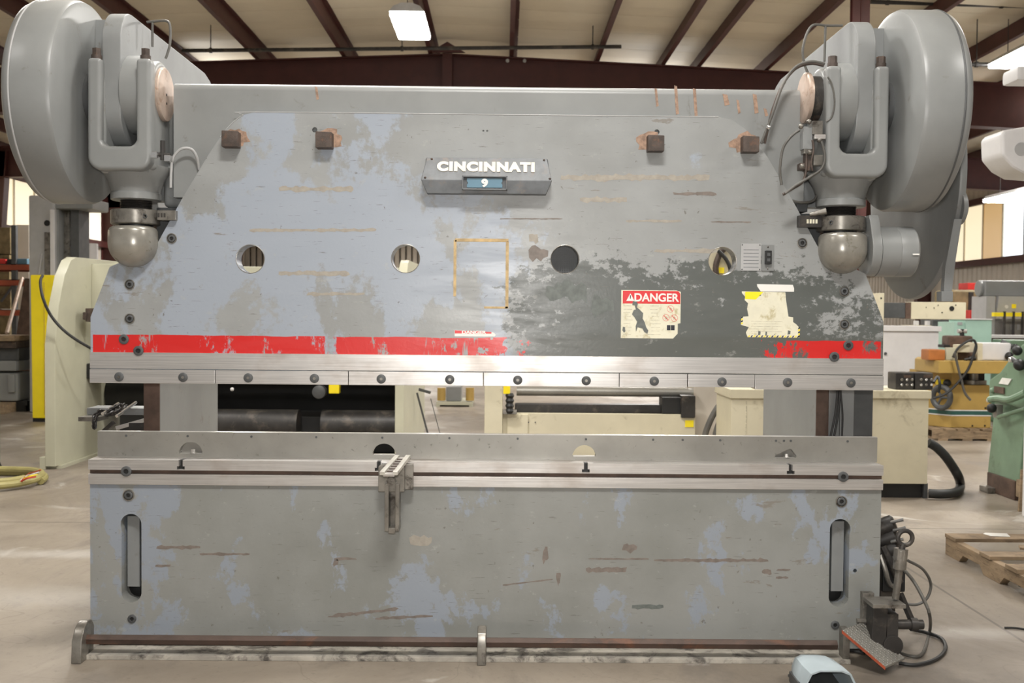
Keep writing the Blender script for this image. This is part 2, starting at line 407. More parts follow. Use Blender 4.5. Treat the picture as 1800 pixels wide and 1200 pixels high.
def ribbed(name, x, y0, y1, z0, z1, t, mat_):
    b = MB(); n = int((y1-y0)/.3)
    for k in range(n):
        ya = y0+(y1-y0)*k/n; yb = y0+(y1-y0)*(k+1)/n; mrg = .05
        b.prism([(x, ya), (x+t*.4, ya+.0), (x+t*.4, ya+mrg), (x+t, ya+mrg+.03), (x+t, yb-.03), (x+t*.4, yb), (x, yb)], 'z', z0, z1)
    return b
wl = ribbed('wall_left', -12.5, -2, 48, 0, 5.7, .06, 'wall').build('wall_left', 'wall'); tag(wl, kind='structure')
wr = ribbed('wall_right', 13.5, -2, 48, 0, 5.6, -.06, 'wall').build('wall_right', 'wall'); tag(wr, kind='structure')
b = MB(); n = 90
for k in range(n):
    xa = -12.5+26*k/n; xb = -12.5+26*(k+1)/n
    b.prism([(xa, 46.2), (xa+.05, 46.2), (xa+.08, 46.14), (xb-.03, 46.14), (xb, 46.2)], 'z', 0, 6.1)
wf = b.build('wall_far', 'wall'); tag(wf, kind='structure')

def girt(side, zc, par):
    x = -12.44 if side < 0 else 13.44
    MB().box(x, x-side*.18, -2, 46, zc-.09, zc+.09).build('girt', 'maroon', par)
for par, s_, zs in ((wl, -1, (3.53, 4.92)), (wr, 1, (3.05, 4.75))):
    for z_ in zs: girt(s_, z_, par)
    for yy in FR:
        b = MB(); x0 = -12.42 if s_ < 0 else 13.42
        zt = 5.3
        pts = [(x0, 0), (x0-s_*.26, 0), (x0-s_*.62, zt), (x0, zt)]
        b.prism(pts, 'y', yy-.012, yy+.012)
        q = [(x0-s_*.26, 0), (x0-s_*.28, 0), (x0-s_*.64, zt), (x0-s_*.62, zt)]
        b.prism(q, 'y', yy-.13, yy+.13); b.box(x0, x0+s_*.015, yy-.13, yy+.13, 0, zt)
        b.build('column', 'maroon', par)
# strip windows: translucent panels and clear panes in steel frames
def window(n, side, y0, y1, z0, z1, cols):
    x = -12.38 if side < 0 else 13.38
    wdw = thing('window_%d' % n, None, None, (x, (y0+y1)/2, z0), kind='structure')
    k = len(cols)
    for i, c in enumerate(cols):
        ya = y0+(y1-y0)*i/k; yb = y0+(y1-y0)*(i+1)/k
        MB().box(x, x-side*.02, ya+.03, yb-.03, z0, z1).build('pane', c, wdw)
        MB().box(x, x-side*.05, ya-.03, ya+.03, z0, z1).build('mullion', 'lgray' if c == 'daylight' else 'ceil', wdw)
    MB().box(x, x-side*.06, y0, y1, z1, z1+.06).build('head', 'maroon', wdw)
WZ = {-1: (3.62, 4.80), 1: (3.14, 4.66)}
n = 1
for yy in (5.6, 13.2, 20.8, 28.4, 36.0):
    window(n, -1, yy, yy+7.0, *WZ[-1], ['warmpane']*6 if yy > 8 else ['warmpane']*6); n += 1
for yy, cols in ((13.2, ['daylight']*5), (20.8, ['daylight', 'daylight', 'amberpane', 'warmpane', 'warmpane', 'warmpane']), (28.4, ['warmpane']*6), (36.0, ['warmpane']*6)):
    window(n, 1, yy, yy+7.0, *WZ[1], cols); n += 1

# interior column and pipes under the roof
pc = P(1505, 0, 7.6)
b = MB(); b.box(pc.x-.10, pc.x+.10, 7.49, 7.51, 0, 6.0); b.box(pc.x-.005, pc.x+.005, 7.4, 7.6, 0, 6.0); b.box(pc.x-.10, pc.x+.10, 7.41, 7.43, 0, 6.0); b.box(pc.x-.16, pc.x+.16, 7.3, 7.7, 0, .02)
col_ = b.build('trim_1', 'maroon'); tag(col_, kind='structure')
def pipe(p0, p1, label, r=.03):
    t = thing('sprinkler_pipe', label, 'pipe', tuple(p0))
    MB().cyl(p0, p1, r, seg=10).build('pipe_run', 'blackiron', t)
    d = Vector(p1)-Vector(p0); k = max(2, int(d.length/2.5))
    for i in range(k+1):
        q = Vector(p0)+d*((i+.15)/(k+.3))
        b = MB(); b.cyl(q, (q.x, q.y, roofz(q.x)+.1), .008, seg=6); b.lathe([(r*1.4, -.02), (r*1.4, .02)], q, d, 10); b.build('hanger', 'blackiron', t)
pipe(P(320, 89, 11.6), P(1092, 82, 11.6), 'thin dark sprinkler pipe crossing below the ceiling behind the lamp above the press')
pipe(P(1530, 3, 9.6), P(1990, 16, 9.6), 'thin dark sprinkler pipe near the maroon column above the drum with the lever')
pipe(P(1700, 113, 10.2), P(1950, 116, 10.2), 'short dark pipe beside the elongated lamp near the right roof')

def bay_light(c, w_, l_, label, z_top):
    t = thing('bay_light', label, 'lamp', tuple(c), 'lamps hung from the roof')
    b = MB(); b.prism([(-w_/2, 0), (w_/2, 0), (w_/2*.75, .07), (w_/2*.3, .11), (-w_/2*.3, .11), (-w_/2*.75, .07)], 'y', -l_/2, l_/2)
    bmesh.ops.translate(b.bm, verts=b.bm.verts, vec=Vector(c)+Vector((0, 0, .012))); b.build('housing', 'lampcase', t)
    MB().box(c[0]-w_*.49, c[0]+w_*.49, c[1]-l_*.49, c[1]+l_*.49, c[2]-.05, c[2]+.01).build('diffuser', 'lamp', t, bevel=.04, seg=3)
    for s_ in (-1, 1):
        MB().cyl((c[0], c[1]+s_*l_*.4, c[2]+.11), (c[0], c[1]+s_*l_*.4, z_top), .006, seg=6).build('hanger', 'blackiron', t)
pl = P(722, 44, 9.6)
bay_light(pl, .46, 1.25, 'bright lamp hung over the middle of the long machine, nearest of the roof lamps', 6.0)
pl = P(1802, 97, 9.5); bay_light(pl, .46, 1.25, 'glowing roof lamp cut by the frame edge, above the cream round housing', 5.75)
pl = P(1780, 346, 15.5); bay_light(pl, .6, 1.3, 'low elongated glowing lamp beside the right windows', 5.6)

# ================================================================== the press
PB = thing('press_brake', 'long worn gray press with a broken red stripe, filling the hall', 'press', (0, .3, 0))

# --- side housings: one thick C plate each side, its head carrying the crank shaft
for s in (-1, 1):
    prof = arc(.04, 2.785, .15, 180, 90, 8) + [(1.22, 2.935)] + arc(1.27, 2.72, .2, 75, 0, 6) + [(1.5, 2.5), (1.5, .02), (.15, .02), (.15, .615), (.43, .615)] + [(.43, 2.02), (.40, 2.10), (.30, 2.33)] + arc(.04, 2.482, .15, 270, 180, 8)
    h = MB().prism(prof, 'x', s*1.650, s*1.733).build('housing', 'gray2', PB, bevel=.008)
    # bare brown throat edge
    MB().box(s*1.652, s*1.731, .424, .431, .62, 2.0).build('throat_edge', 'darkbrown', PB)
    # lift hole in the head
    MB().lathe([(.042, 0), (.042, .004)], (s*1.649, .72, 2.70), (-s, 0, 0), 20).build('lifting_hole', 'black', PB)
    # base foot
    MB().box(s*1.60, s*1.79, .2, 1.55, 0, .025).build('foot_plate', 'gray2', PB, bevel=.004)
# --- crown plate between the heads
b = MB(); b.prism([(.028, 2.10), (.13, 2.10), (.13, 2.60)] + arc(.10, 2.598, .03, 0, 90, 4) + arc(.062, 2.594, .034, 90, 180, 6), 'x', -1.457, 1.457)
b.build('crown_plate', 'gray', PB, smooth=50)
MB().box(-1.65, 1.65, .22, .30, 2.1, 2.60).build('crown_rear', 'gray2', PB, bevel=.01); MB().box(-1.40, 1.40, .12, .23, 2.2, 2.5).build('crown_web', 'gray2', PB)
for (px, y0, y1, w_) in ((1153, 155, 186, 5), (1188, 150, 200, 6), (1221, 155, 203, 6), (1275, 165, 184, 10), (1297, 175, 198, 5), (1327, 165, 198, 8), (1345, 190, 203, 6), (556, 152, 174, 5)):
    a = P(px, y0, .028); c = P(px+2, y1, .028); hw = w_/760
    MB().prism([(a.x-hw, a.z), (a.x+hw*.7, a.z-.004), (c.x+hw*1.1, c.z), (c.x-hw*.6, c.z-.005)], 'y', .0268, .0282).build('rust_streak', 'ruststain', PB)

# --- ram
rp = [(-1.83, 1.30), (1.83, 1.30), (1.83, 1.555), (1.742, 1.776), (1.535, 1.87), (1.405, 2.10), (1.285, 2.30)]
rp += [(1.225, 2.385), (1.17, 2.44), (1.11, 2.478), (1.05, 2.49)] + [(-1.075, 2.49), (-1.13, 2.476), (-1.185, 2.435), (-1.235, 2.375)]
rp += [(-1.285, 2.30), (-1.405, 2.10), (-1.535, 1.865), (-1.742, 1.776), (-1.83, 1.545)]
ram = MB().prism(rp, 'y', 0, .095).build('ram', 'ram', PB)
cs = []
HOLES = [(-1.097, 1.818), (-.383, 1.826), (.351, 1.830), (1.079, 1.828)]
for x, z in HOLES: cs.append(MB().cyl((x, -.05, z), (x, .2, z), .064, seg=40).build('c', 'gray'))
for x, z in ((-.803, 2.412), (.768, 2.418)): cs.append(MB().cyl((x, -.05, z), (x, .06, z), .012, seg=16).build('c', 'gray'))
for x in (-.03, -.012): cs.append(MB().cyl((x, -.05, 2.415), (x, .02, 2.415), .0045, seg=8).build('c', 'gray'))
cut(ram, cs)
for x, z in HOLES:      # machined chamfer ring of each hole
    MB().lathe([(.064, -.0006), (.0655, -.001), (.067, -.0004), (.064, .003)], (x, 0, z), (0, 1, 0), 40, False).build('hole_edge', 'dirty', ram)
x, z = HOLES[2]
b = MB()
for k in range(-6, 7):
    b.box(x-.063, x+.063, .098, .102, z+k*.0105-.002, z+k*.0105+.002); b.box(x+k*.0105-.002, x+k*.0105+.002, .097, .101, z-.063, z+.063)
b.box(x-.075, x+.075, .104, .112, z-.075, z+.075)
b.build('grille', 'dgray', ram)
# weld bead along the top edge of the ram
MB().tube([(-1.235, -.0005, 2.375), (-1.185, -.0005, 2.435), (-1.13, -.0005, 2.476), (-1.075, -.0005, 2.49), (0, -.0005, 2.49), (1.05, -.0005, 2.49)], .0022, 6, 3).build('edge_bead', 'lgray', ram)
for x, z in ((-1.457, 1.909), (-1.65, 1.696), (-1.65, 1.539), (-1.677, 1.444), (-1.606, 1.392), (1.446, 1.915), (1.645, 1.694), (1.648, 1.541), (1.668, 1.444), (1.60, 1.391)):
    low = z < 1.46
    socket_bolt('socket_bolt', x, -.013 if z < 1.4 else 0, z, .023 if low else .0175, ram, not low)
# welded lifting blocks with torn rust patches round them
for x, flip in ((-1.177, 1), (-.752, 0), (.757, 1), (1.19, 0)):
    z = 2.36
    b = MB(); b.prism([(x-.037, z-.038), (x+.037, z-.038), (x+.037, z+.033), (x-.037, z+.036)], 'y', -.062, 0)
    t = b.build('stop_block', 'rust', ram, bevel=.004)
    rr = random.Random(int(x*100)); sgn = 1 if x < 0 else -1; pts = []
    for k in range(18):
        a = 2*PI*k/18; r = .062*(1+.28*rr.uniform(-1, 1))
        pts.append((x+sgn*.018+r*math.cos(a)*.95, z+.012+r*math.sin(a)*.72))
    MB().prism(pts, 'y', -.0009, .0002).build('rust_patch', 'ruststain', ram)
# tape rectangle
for x0, x1, z0, z1 in ((-.156, .09, 1.907, 1.922), (.078, .092, 1.602, 1.91), (-.162, -.149, 1.655, 1.915), (-.02, .09, 1.600, 1.610)):
    MB().hexa([(x0, -.0009, z0), (x1, -.0009, z0+.001), (x1, .0001, z0), (x0, .0001, z0), (x0, -.0009, z1-.002), (x1, -.0009, z1), (x1, .0001, z1), (x0, .0001, z1)]).build('tape_residue', 'tape', ram)

# --- upper tool clamp: long ground bar and bolted clamp pieces
MB().box(-1.83, 1.83, -.012, .085, 1.309, 1.384).build('clamp_bar', 'steel', PB, bevel=.002)
SEG = [-1.83, -1.253, -.642, -.02, .607, .923, 1.232, 1.83]
for i, (a, c) in enumerate(zip(SEG, SEG[1:])):
    yo = {4: -.014, 5: -.026, 6: -.022}.get(i, -.018)
    z0 = {5: 1.247, 6: 1.238}.get(i, 1.243)
    MB().box(a+.0015, c-.0015, yo, .06, z0, 1.306).build('clamp_piece', 'steel', PB, bevel=.002)
for i, x in enumerate((-1.693, -1.40, -1.101, -.797, -.49, -.175, .138, .454, .768, 1.079, 1.383, 1.676)):
    yo = -.026 if i == 9 else (-.022 if i > 9 else -.018)
    b = MB(); b.mi = 0; b.lathe([(.0215, .004), (.0215, -.003), (.017, -.006), (.008, -.0065)], (x, yo, 1.272), (0, 1, 0), 20)
    b.mi = 1; b.cyl((x, yo-.0085, 1.272), (x, yo-.006, 1.272), .0065, seg=10)
    b.build('clamp_bolt', ['dgray', 'dirty'], PB)

# --- nameplate
xc = -.012
b = MB()
def row(hw, y, z): return [(xc-hw, y, z), (xc+hw, y, z)]
T, Mi, Bo = row(.274, -.030, 2.287), row(.296, -.075, 2.180), row(.270, -.060, 2.121)
Tb, Mb, Bb = row(.280, 0, 2.287), row(.296, 0, 2.180), row(.272, 0, 2.121)
V = [b.bm.verts.new(p) for p in T+Mi+Bo+Tb+Mb+Bb]
for q in ((0, 1, 3, 2), (2, 3, 5, 4), (0, 6, 7, 1), (4, 5, 11, 10), (0, 2, 8, 6), (2, 4, 10, 8), (1, 7, 9, 3), (3, 9, 11, 5), (6, 8, 9, 7), (8, 10, 11, 9)): b._f([V[i] for i in q])
npl = b.build('nameplate', 'plate', PB, bevel=.003)
tilt = math.atan2(.107, .045)
text('lettering', 'CINCINNATI', Vector((xc-.004, -.0490, 2.2435)), .062, 'letter', npl, rx=tilt, bold=.0042, sx=1.10, space=1.16, extrude=.003)
b = MB(); cx0 = -.020
for a in ((-.102, .102, 2.192, 2.199), (-.102, .102, 2.135, 2.141), (-.102, -.096, 2.135, 2.199), (.096, .102, 2.135, 2.199)):
    b.box(cx0+a[0], cx0+a[1], -.092, -.055, a[2], a[3])
b.build('number_frame', 'plate', npl, bevel=.002)
MB().prism([(cx0-.080, 2.146), (cx0+.080, 2.146), (cx0+.080, 2.160), (cx0+.075, 2.167), (cx0+.080, 2.174), (cx0+.080, 2.188), (cx0-.080, 2.188), (cx0-.080, 2.174), (cx0-.075, 2.167), (cx0-.080, 2.160)], 'y', -.082, -.05).build('number_tag', 'bluetag', npl)
text('number', '9', Vector((cx0, -.084, 2.1665)), .046, 'labelwhite', npl, bold=.0026, sx=1.2)
for x, z, y in ((-.268, 2.279, -.033), (.244, 2.279, -.033), (-.295, 2.190, -.071), (.270, 2.190, -.071)):
    MB().sphere((x+.005, y, z), .0055, 8).build('rivet', 'rust', npl)

def scuff(px0, py0, px1, py1, mt, par, slant=0, seed=0):
    rr = random.Random(px0*7+py0+seed); top, bot = [], []; n = max(4, int((px1-px0)/6))
    for k in range(n+1):
        u = k/n; px = px0+(px1-px0)*u; dy = slant*u; e = .55+.45*rr.random() if 0 < k < n else .3+.4*rr.random()
        h = (py1-py0)*.5; c = (py0+py1)/2+dy
        top.append(P(px+rr.uniform(-2, 2), c-h*e*rr.uniform(.4, 1.1), 0)); bot.append(P(px+rr.uniform(-2, 2), c+h*e*rr.uniform(.4, 1.1), 0))
    MB().prism([(p.x, p.z) for p in top+bot[::-1]], 'y', -.0005, .0003).build('paint_scuff', mt, par)
for a in ((930, 426, 962, 466, 'scuff'), (930, 404, 945, 432, 'tanscuff'), (985, 304, 1246, 320, 'tanscuff'), (1183, 336, 1258, 345, 'scuff'), (1100, 385, 1200, 392, 'tanscuff'), (490, 326, 622, 338, 'tanscuff'), (490, 474, 614, 486, 'tanscuff'), (540, 512, 640, 521, 'tanscuff'),
          (440, 400, 660, 409, 'tanscuff'), (1020, 344, 1100, 358, 'tanscuff'), (1150, 436, 1262, 446, 'tanscuff'), (880, 383, 990, 386, 'scuff'), (1250, 388, 1320, 392, 'scuff'), (960, 484, 1030, 540, 'greenpatch'), (1040, 512, 1080, 560, 'greenpatch')):
    scuff(*a, ram)
# --- stickers
ds = MB().prism([(.613, 1.469), (.855, 1.469), (.876, 1.492), (.876, 1.538), (.888, 1.540), (.888, 1.685), (.868, 1.691), (.613, 1.691)], 'y', -.0010, .0002).build('danger_sign', 'label', PB)
MB().prism([(.620, 1.629), (.886, 1.629), (.886, 1.676), (.876, 1.688), (.620, 1.688)], 'y', -.0016, -.0009).build('header', 'signred', ds)
text('danger_word', 'DANGER', Vector((.777, -.0020, 1.658)), .052, 'labelwhite', ds, bold=.0014, sx=.98, extrude=.0004)
MB().prism([(.636, 1.641), (.674, 1.641), (.655, 1.676)], 'y', -.0021, -.0015).build('warning_triangle', 'labelwhite', ds)
MB().prism([(.6535, 1.651), (.6565, 1.651), (.6575, 1.667), (.6525, 1.667)], 'y', -.0024, -.0019).build('exclamation_mark', 'ink', ds)
rr = random.Random(3)
for k in range(9):
    z = 1.618-k*.0165; 
    for (xa, xb) in ((.623, .665+rr.uniform(-.01, .005)), (.735+rr.uniform(0, .02), .79+rr.uniform(-.01, .01))):
        if xb > .8: continue
        MB().box(xa, xb, -.0013, -.0009, z, z+.0022).build('print_line', 'print', ds)
MB().prism([(.667, 1.640), (.682, 1.640), (.690, 1.628), (.686, 1.612), (.700, 1.600), (.715, 1.585), (.713, 1.56), (.722, 1.545), (.73, 1.52), (.74, 1.505), (.736, 1.49), (.722, 1.498), (.712, 1.515), (.69, 1.52), (.683, 1.50), (.681, 1.525), (.688, 1.545), (.676, 1.565), (.663, 1.58), (.672, 1.60), (.681, 1.602), (.676, 1.62), (.664, 1.622)], 'y', -.0023, -.0009).build('torn_patch', 'wornpatch', ds)
MB().prism([(.622, 1.522), (.632, 1.520), (.634, 1.500), (.627, 1.494), (.620, 1.505)], 'y', -.0014, -.0009).build('torn_patch', 'wornpatch', ds)
for x, z in ((.841, 1.606), (.821, 1.565), (.859, 1.564)):
    b = MB(); b.lathe([(.016, 0), (.016, -.0006), (.0146, -.0006), (.0146, 0)], (x, -.001, z), (0, 1, 0), 24, False)
    b.hexa([(x-.011, -.0017, z+.009), (x-.009, -.0017, z+.011), (x-.009, -.001, z+.011), (x-.011, -.001, z+.009), (x+.009, -.0017, z-.011), (x+.011, -.0017, z-.009), (x+.011, -.001, z-.009), (x+.009, -.001, z-.011)])
    b.build('prohibition_ring', 'signred', ds)
    MB().prism([(x-.005, z-.007), (x+.005, z-.008), (x+.007, z+.001), (x+.001, z+.008), (x-.004, z+.003)], 'y', -.0014, -.001).build('pictogram', 'print', ds)
for x in (.834, .853): MB().box(x-.0085, x+.0085, -.0014, -.0009, 1.507, 1.531).build('black_square', 'ink', ds)
st = MB().prism([(1.20, 1.478), (1.44, 1.478), (1.443, 1.52), (1.425, 1.54), (1.41, 1.55), (1.41, 1.572), (1.388, 1.575), (1.384, 1.60), (1.375, 1.655), (1.372, 1.687), (1.170, 1.690), (1.171, 1.682), (1.186, 1.665), (1.184, 1.65), (1.200, 1.635), (1.196, 1.61), (1.203, 1.575), (1.170, 1.572), (1.168, 1.535), (1.205, 1.525), (1.192, 1.50)], 'y', -.0010, .0002).build('torn_sticker', 'label', PB)
MB().prism([(1.258, 1.690), (1.412, 1.690), (1.412, 1.706), (1.406, 1.722), (1.240, 1.724), (1.242, 1.712)], 'y', -.0011, .0002).build('loose_strip', 'labelwhite', st)
MB().prism([(1.186, 1.688), (1.27, 1.688), (1.235, 1.652), (1.186, 1.655)], 'y', -.0014, -.0009).build('yellow_panel', 'yellow', st)
for (xa, xb, za, zb) in ((1.252, 1.258, 1.668, 1.676), (1.248, 1.259, 1.488, 1.508), (1.281, 1.289, 1.484, 1.506), (1.385, 1.398, 1.492, 1.512), (1.322, 1.328, 1.490, 1.495)):
    MB().prism([(xa, za), (xb, za+.002), (xb+.001, zb-.003), (xa+.002, zb)], 'y', -.0014, -.0009).build('torn_patch', 'wornpatch', st)
for k in range(20):
    x = 1.201+k*.012
    MB().prism([(x, 1.4785), (x+.006, 1.4785), (x+.012, 1.487), (x+.006, 1.487)], 'y', -.0015, -.0009).build('hazard_stripe', 'ink' if k % 2 else 'yellow', st)
for k in range(5):
    z = 1.479+k*.0095
    MB().prism([(1.434, z), (1.442, z+.003), (1.442, z+.010), (1.434, z+.007)], 'y', -.0015, -.0009).build('hazard_stripe', 'yellow' if k % 2 else 'ink', st)
    if k < 4: MB().prism([(1.169, 1.537+k*.009), (1.177, 1.541+k*.009), (1.177, 1.548+k*.009), (1.169, 1.544+k*.009)], 'y', -.0015, -.0009).build('hazard_stripe', 'ink' if k % 2 else 'yellow', st)
for k in range(5): MB().box(1.215, 1.36-.02*(k % 2), -.0013, -.0009, 1.552-k*.012, 1.5535-k*.012).build('print_line', 'print', st)
sd = MB().prism([(-.155, 1.471), (.028, 1.471), (.036, 1.478), (.028, 1.487), (.02, 1.491), (-.155, 1.499)], 'y', -.0011, .0002).build('danger_strip', 'labelwhite', PB)
MB().prism([(-.154, 1.484), (.015, 1.484), (.015, 1.492), (-.154, 1.4985)], 'y', -.0015, -.001).build('header', 'signred', sd)
text('danger_word', 'DANGER', Vector((-.065, -.0018, 1.4905)), .019, 'labelwhite', sd, bold=.0008, sx=1.45, extrude=.0003)
dp = MB().box(1.163, 1.256, -.004, 0, 1.785, 1.910).build('data_plate', 'lgray', PB, bevel=.001)
for k in range(6): MB().box(1.175, 1.245, -.0046, -.0038, 1.80+k*.016, 1.8025+k*.016).build('print_line', 'plate', dp)
for x, z in ((1.169, 1.791), (1.25, 1.791), (1.169, 1.904), (1.25, 1.904)): MB().sphere((x, -.004, z), .003, 8).build('rivet', 'dgray', dp)
so = MB().box(1.259, 1.316, -.006, 0, 1.785, 1.905).build('socket_plate', 'gray', PB, bevel=.001)
MB().box(1.272, 1.302, -.022, -.004, 1.815, 1.878).build('power_socket', 'black', so, bevel=.003)
for z in (1.835, 1.86): MB().box(1.280, 1.294, -.0235, -.02, z-.007, z+.007).build('socket_slot', 'dgray', so)
for z in (1.795, 1.895): MB().sphere((1.287, -.006, z), .004, 8).build('rivet', 'dirty', so)

# --- pitman links, eccentrics and gear covers
AX = 2.57; YC = .03
for s in (-1, 1):
    fork = MB()
    for xa, xb in ((1.506, 1.572), (1.716, 1.782)):
        pill = arc(YC, AX, .150, 0, 180, 14) + [(YC-.150, 2.26), (YC-.11, 2.21), (YC+.12, 2.21), (YC+.15, 2.26)]
        fork.prism(pill, 'x', s*xa, s*xb)
    fork.prism([(YC-.15, 2.245), (YC-.11, 2.195), (YC+.12, 2.195), (YC+.15, 2.245), (YC+.15, 2.305), (YC-.15, 2.305)], 'x', s*1.53, s*1.758)
    f = fork.build('pitman_fork', 'gray', PB, bevel=.022, seg=4, smooth=50)
    u_ = [(s*1.503, 2.695), (s*1.503, 2.27)] + [(s*(1.643+dx), z) for dx, z in [(-.14+.06-.06*math.cos(math.radians(a_)), 2.26-.06*math.sin(math.radians(a_))) for a_ in range(0, 91, 15)]]
    u_ += [(s*(1.643+dx), z) for dx, z in [(.14-.06+.06*math.sin(math.radians(a_)), 2.26-.06*math.cos(math.radians(a_))) for a_ in range(0, 91, 15)]] + [(s*1.783, 2.695), (s*1.722, 2.695), (s*1.722, 2.335), (s*1.712, 2.316), (s*1.69, 2.307), (s*1.596, 2.307), (s*1.576, 2.316), (s*1.567, 2.335), (s*1.567, 2.695)]
    MB().prism(u_, 'y', YC-.185, YC-.11).build('fork_front', 'gray', f, bevel=.020, seg=4, smooth=50)
    for xc_ in (1.535, 1.7525):
        b = MB(); b.cyl((s*xc_, YC-.15, 2.69), (s*xc_, YC-.15, 2.712), .023, seg=16); b.cyl((s*xc_, YC-.15, 2.705), (s*xc_, YC-.15, 2.742), .020, seg=6); b.build('cap_bolt', 'rust', f)
    xn = s*1.63
    MB().lathe([(.02, 2.24), (.155, 2.235), (.15, 2.215), (.125, 2.175), (.112, 2.135), (.108, 2.118), (.112, 2.114), (.112, 2.086), (.105, 2.082)], (xn, YC, 0), (0, 0, 1), 36).build('pitman_neck', 'gray', f, smooth=40)
    b = MB(); prof = []
    for k in range(6): prof += [(.066, 2.085-k*.0075), (.072, 2.0815-k*.0075)]
    b.lathe(prof+[(.066, 2.036)], (xn-s*.0, YC, 0), (0, 0, 1), 28); b.build('adjusting_screw', 'blackiron', PB)
    MB().lathe([(.104, 2.038), (.110, 2.034), (.110, 1.975), (.104, 1.970)], (xn, YC-.01, 0), (0, 0, 1), 32).build('lock_collar', 'dirty', PB)
    MB().lathe([(.006, -.002), (.006, .004), (.010, .004), (.010, -.002)], (xn+s*(-.072), YC-.095, 2.005), (0, -1, 0), 12).build('set_screw', 'dgray', PB)
    MB().lathe([(.075, 1.972), (.075, 1.95)], (xn, YC, 0), (0, 0, 1), 24).build('screw_shoulder', 'black', PB)
    b = MB(); pr = [(.06, 1.962), (.09, 1.96), (.103, 1.952), (.109, 1.94), (.111, 1.90), (.111, 1.88)] + [(.111*math.cos(a), 1.885-.111*math.sin(a)) for a in [PI/2*k/8 for k in range(1, 9)]]
    b.lathe(pr, (xn, YC-.04, 0), (0, 0, 1), 36); b.build('ball_socket', 'ball', PB, smooth=50)
    # cap over the pin, eccentric ring between lobe and inner cheek
    if s < 0:
        b = MB(); b.mi = 0; b.lathe([(.122, 0), (.122, .012), (.118, .016), (0, .016)], (s*1.506, YC, AX), (-s, 0, 0), 40)
        b.mi = 1
        for dz in (0.0, -.04): b.cyl((s*1.49, YC+.0, AX+dz), (s*1.4885, YC, AX+dz), .006, seg=10)
        b.build('pin_cap', ['pin', 'black'], f)
    MB().lathe([(.178, 0), (.178, .082)], (s*1.571, YC+.02, AX-.0), (s, 0, 0), 48).build('eccentric', 'gray', PB, bevel=.004)
    MB().lathe([(.13, 0), (.13, .26)], (s*1.55, YC+.02, AX), (s, 0, 0), 32).build('crank_shaft', 'blackiron', PB)
    # gear cover
    R_ = .458; gx = s*1.842
    b = MB(); b.lathe([(R_-.20, 0), (R_-.03, 0), (R_-.008, .006), (R_, .022), (R_, .175), (R_-.012, .205), (R_-.04, .222), (R_-.10, .228)], (gx, .055, 2.528), (s, 0, 0), 96)
    g = b.build('gear_cover', 'gray', PB, smooth=40)
    MB().lathe([(R_+.0015, .170), (R_+.003, .174), (R_+.0015, .178)], (gx, .055, 2.528), (s, 0, 0), 96).build('cover_seam', 'lgray' if s < 0 else 'dgray', g)
    MB().lathe([(.12, 0), (.12, .07)], (s*1.775, .06, 2.55), (s, 0, 0), 32).build('gear_hub', 'dgray', g)
    MB().box(s*1.733, s*1.86, .10, .5, 2.70, 2.93).build('cover_bracket', 'gray2', g, bevel=.004)
for pts, st in (([(258, 39), (278, 37), (293, 37), (299, 46), (299, 75), (294, 95), (291, 103)], [(268, 40), (268, 82)]), ([(1481, 45), (1455, 45), (1430, 44), (1418, 60), (1411, 88), (1414, 112), (1420, 128)], [(1451, 46), (1449, 108)])):
    MB().tube([P(x, y, .18) for x, y in pts], .006, 8).build('grease_pipe', 'cable', PB)
    MB().cyl(P(*st[0], .18), P(*st[1], .18), .006, seg=8).build('pipe_stay', 'cable', PB)

# turn counters and their brackets beside the collars
for s in (-1, 1):
    if s > 0: a, c, z0, z1 = 1.42, 1.528, 1.985, 2.04
    else: a, c, z0, z1 = -1.515, -1.43, 1.99, 2.035
    t = MB().box(a, c, -.03, .06, z0, z1).build('turn_counter', 'blackiron' if s > 0 else 'dirty', PB, bevel=.004)
    xa = X(1418, 384, -.03) if s > 0 else X(272, 378, -.03)
    for k in range(4):
        MB().box(xa+k*.0135, xa+k*.0135+.009, -.0315, -.028, 2.003, 2.022).build('counter_digit', 'label' if s > 0 else 'stain', t)
    if s > 0: MB().cyl((1.47, -.03, z1+.004), (1.54, -.05, z1+.018), .008, .016, 12).build('counter_shaft', 'dirty', t)
    MB().box(s*1.40, s*1.56, .10, .20, 1.89, 2.06).build('counter_bracket', 'dgray', PB, bevel=.004)
# rounded gear box behind the left slope with its bent conduit
MB().box(-1.53, -1.36, .10, .34, 2.06, 2.26).build('junction_cover', 'gray2', PB, bevel=.03, seg=4)
MB().tube([P(300, 330, -.02)+Vector((0, 0, 0)), P(301, 300, -.02), P(304, 278, -.02), P(318, 262, -.02), P(336, 262, -.01), P(346, 276, .0), P(350, 298, .02)], .0065, 8).build('bent_conduit', 'lgray', PB)
for px, py in ((273, 272), (296, 278)):
    p = P(px, py, -.16); b = MB(); b.box(p.x-.013, p.x+.013, p.y-.02, p.y+.02, p.z-.016, p.z+.012); b.build('grease_fitting', 'chrome', PB, bevel=.002)
b = MB(); p = P(286, 265, -.15); b.cyl((p.x, p.y, p.z-.04), (p.x, p.y, p.z+.045), .011, seg=10); b.cyl((p.x-.035, p.y, p.z-.015), (p.x+.035, p.y, p.z-.02), .010, seg=10); b.build('grease_manifold', 'blackiron', PB)
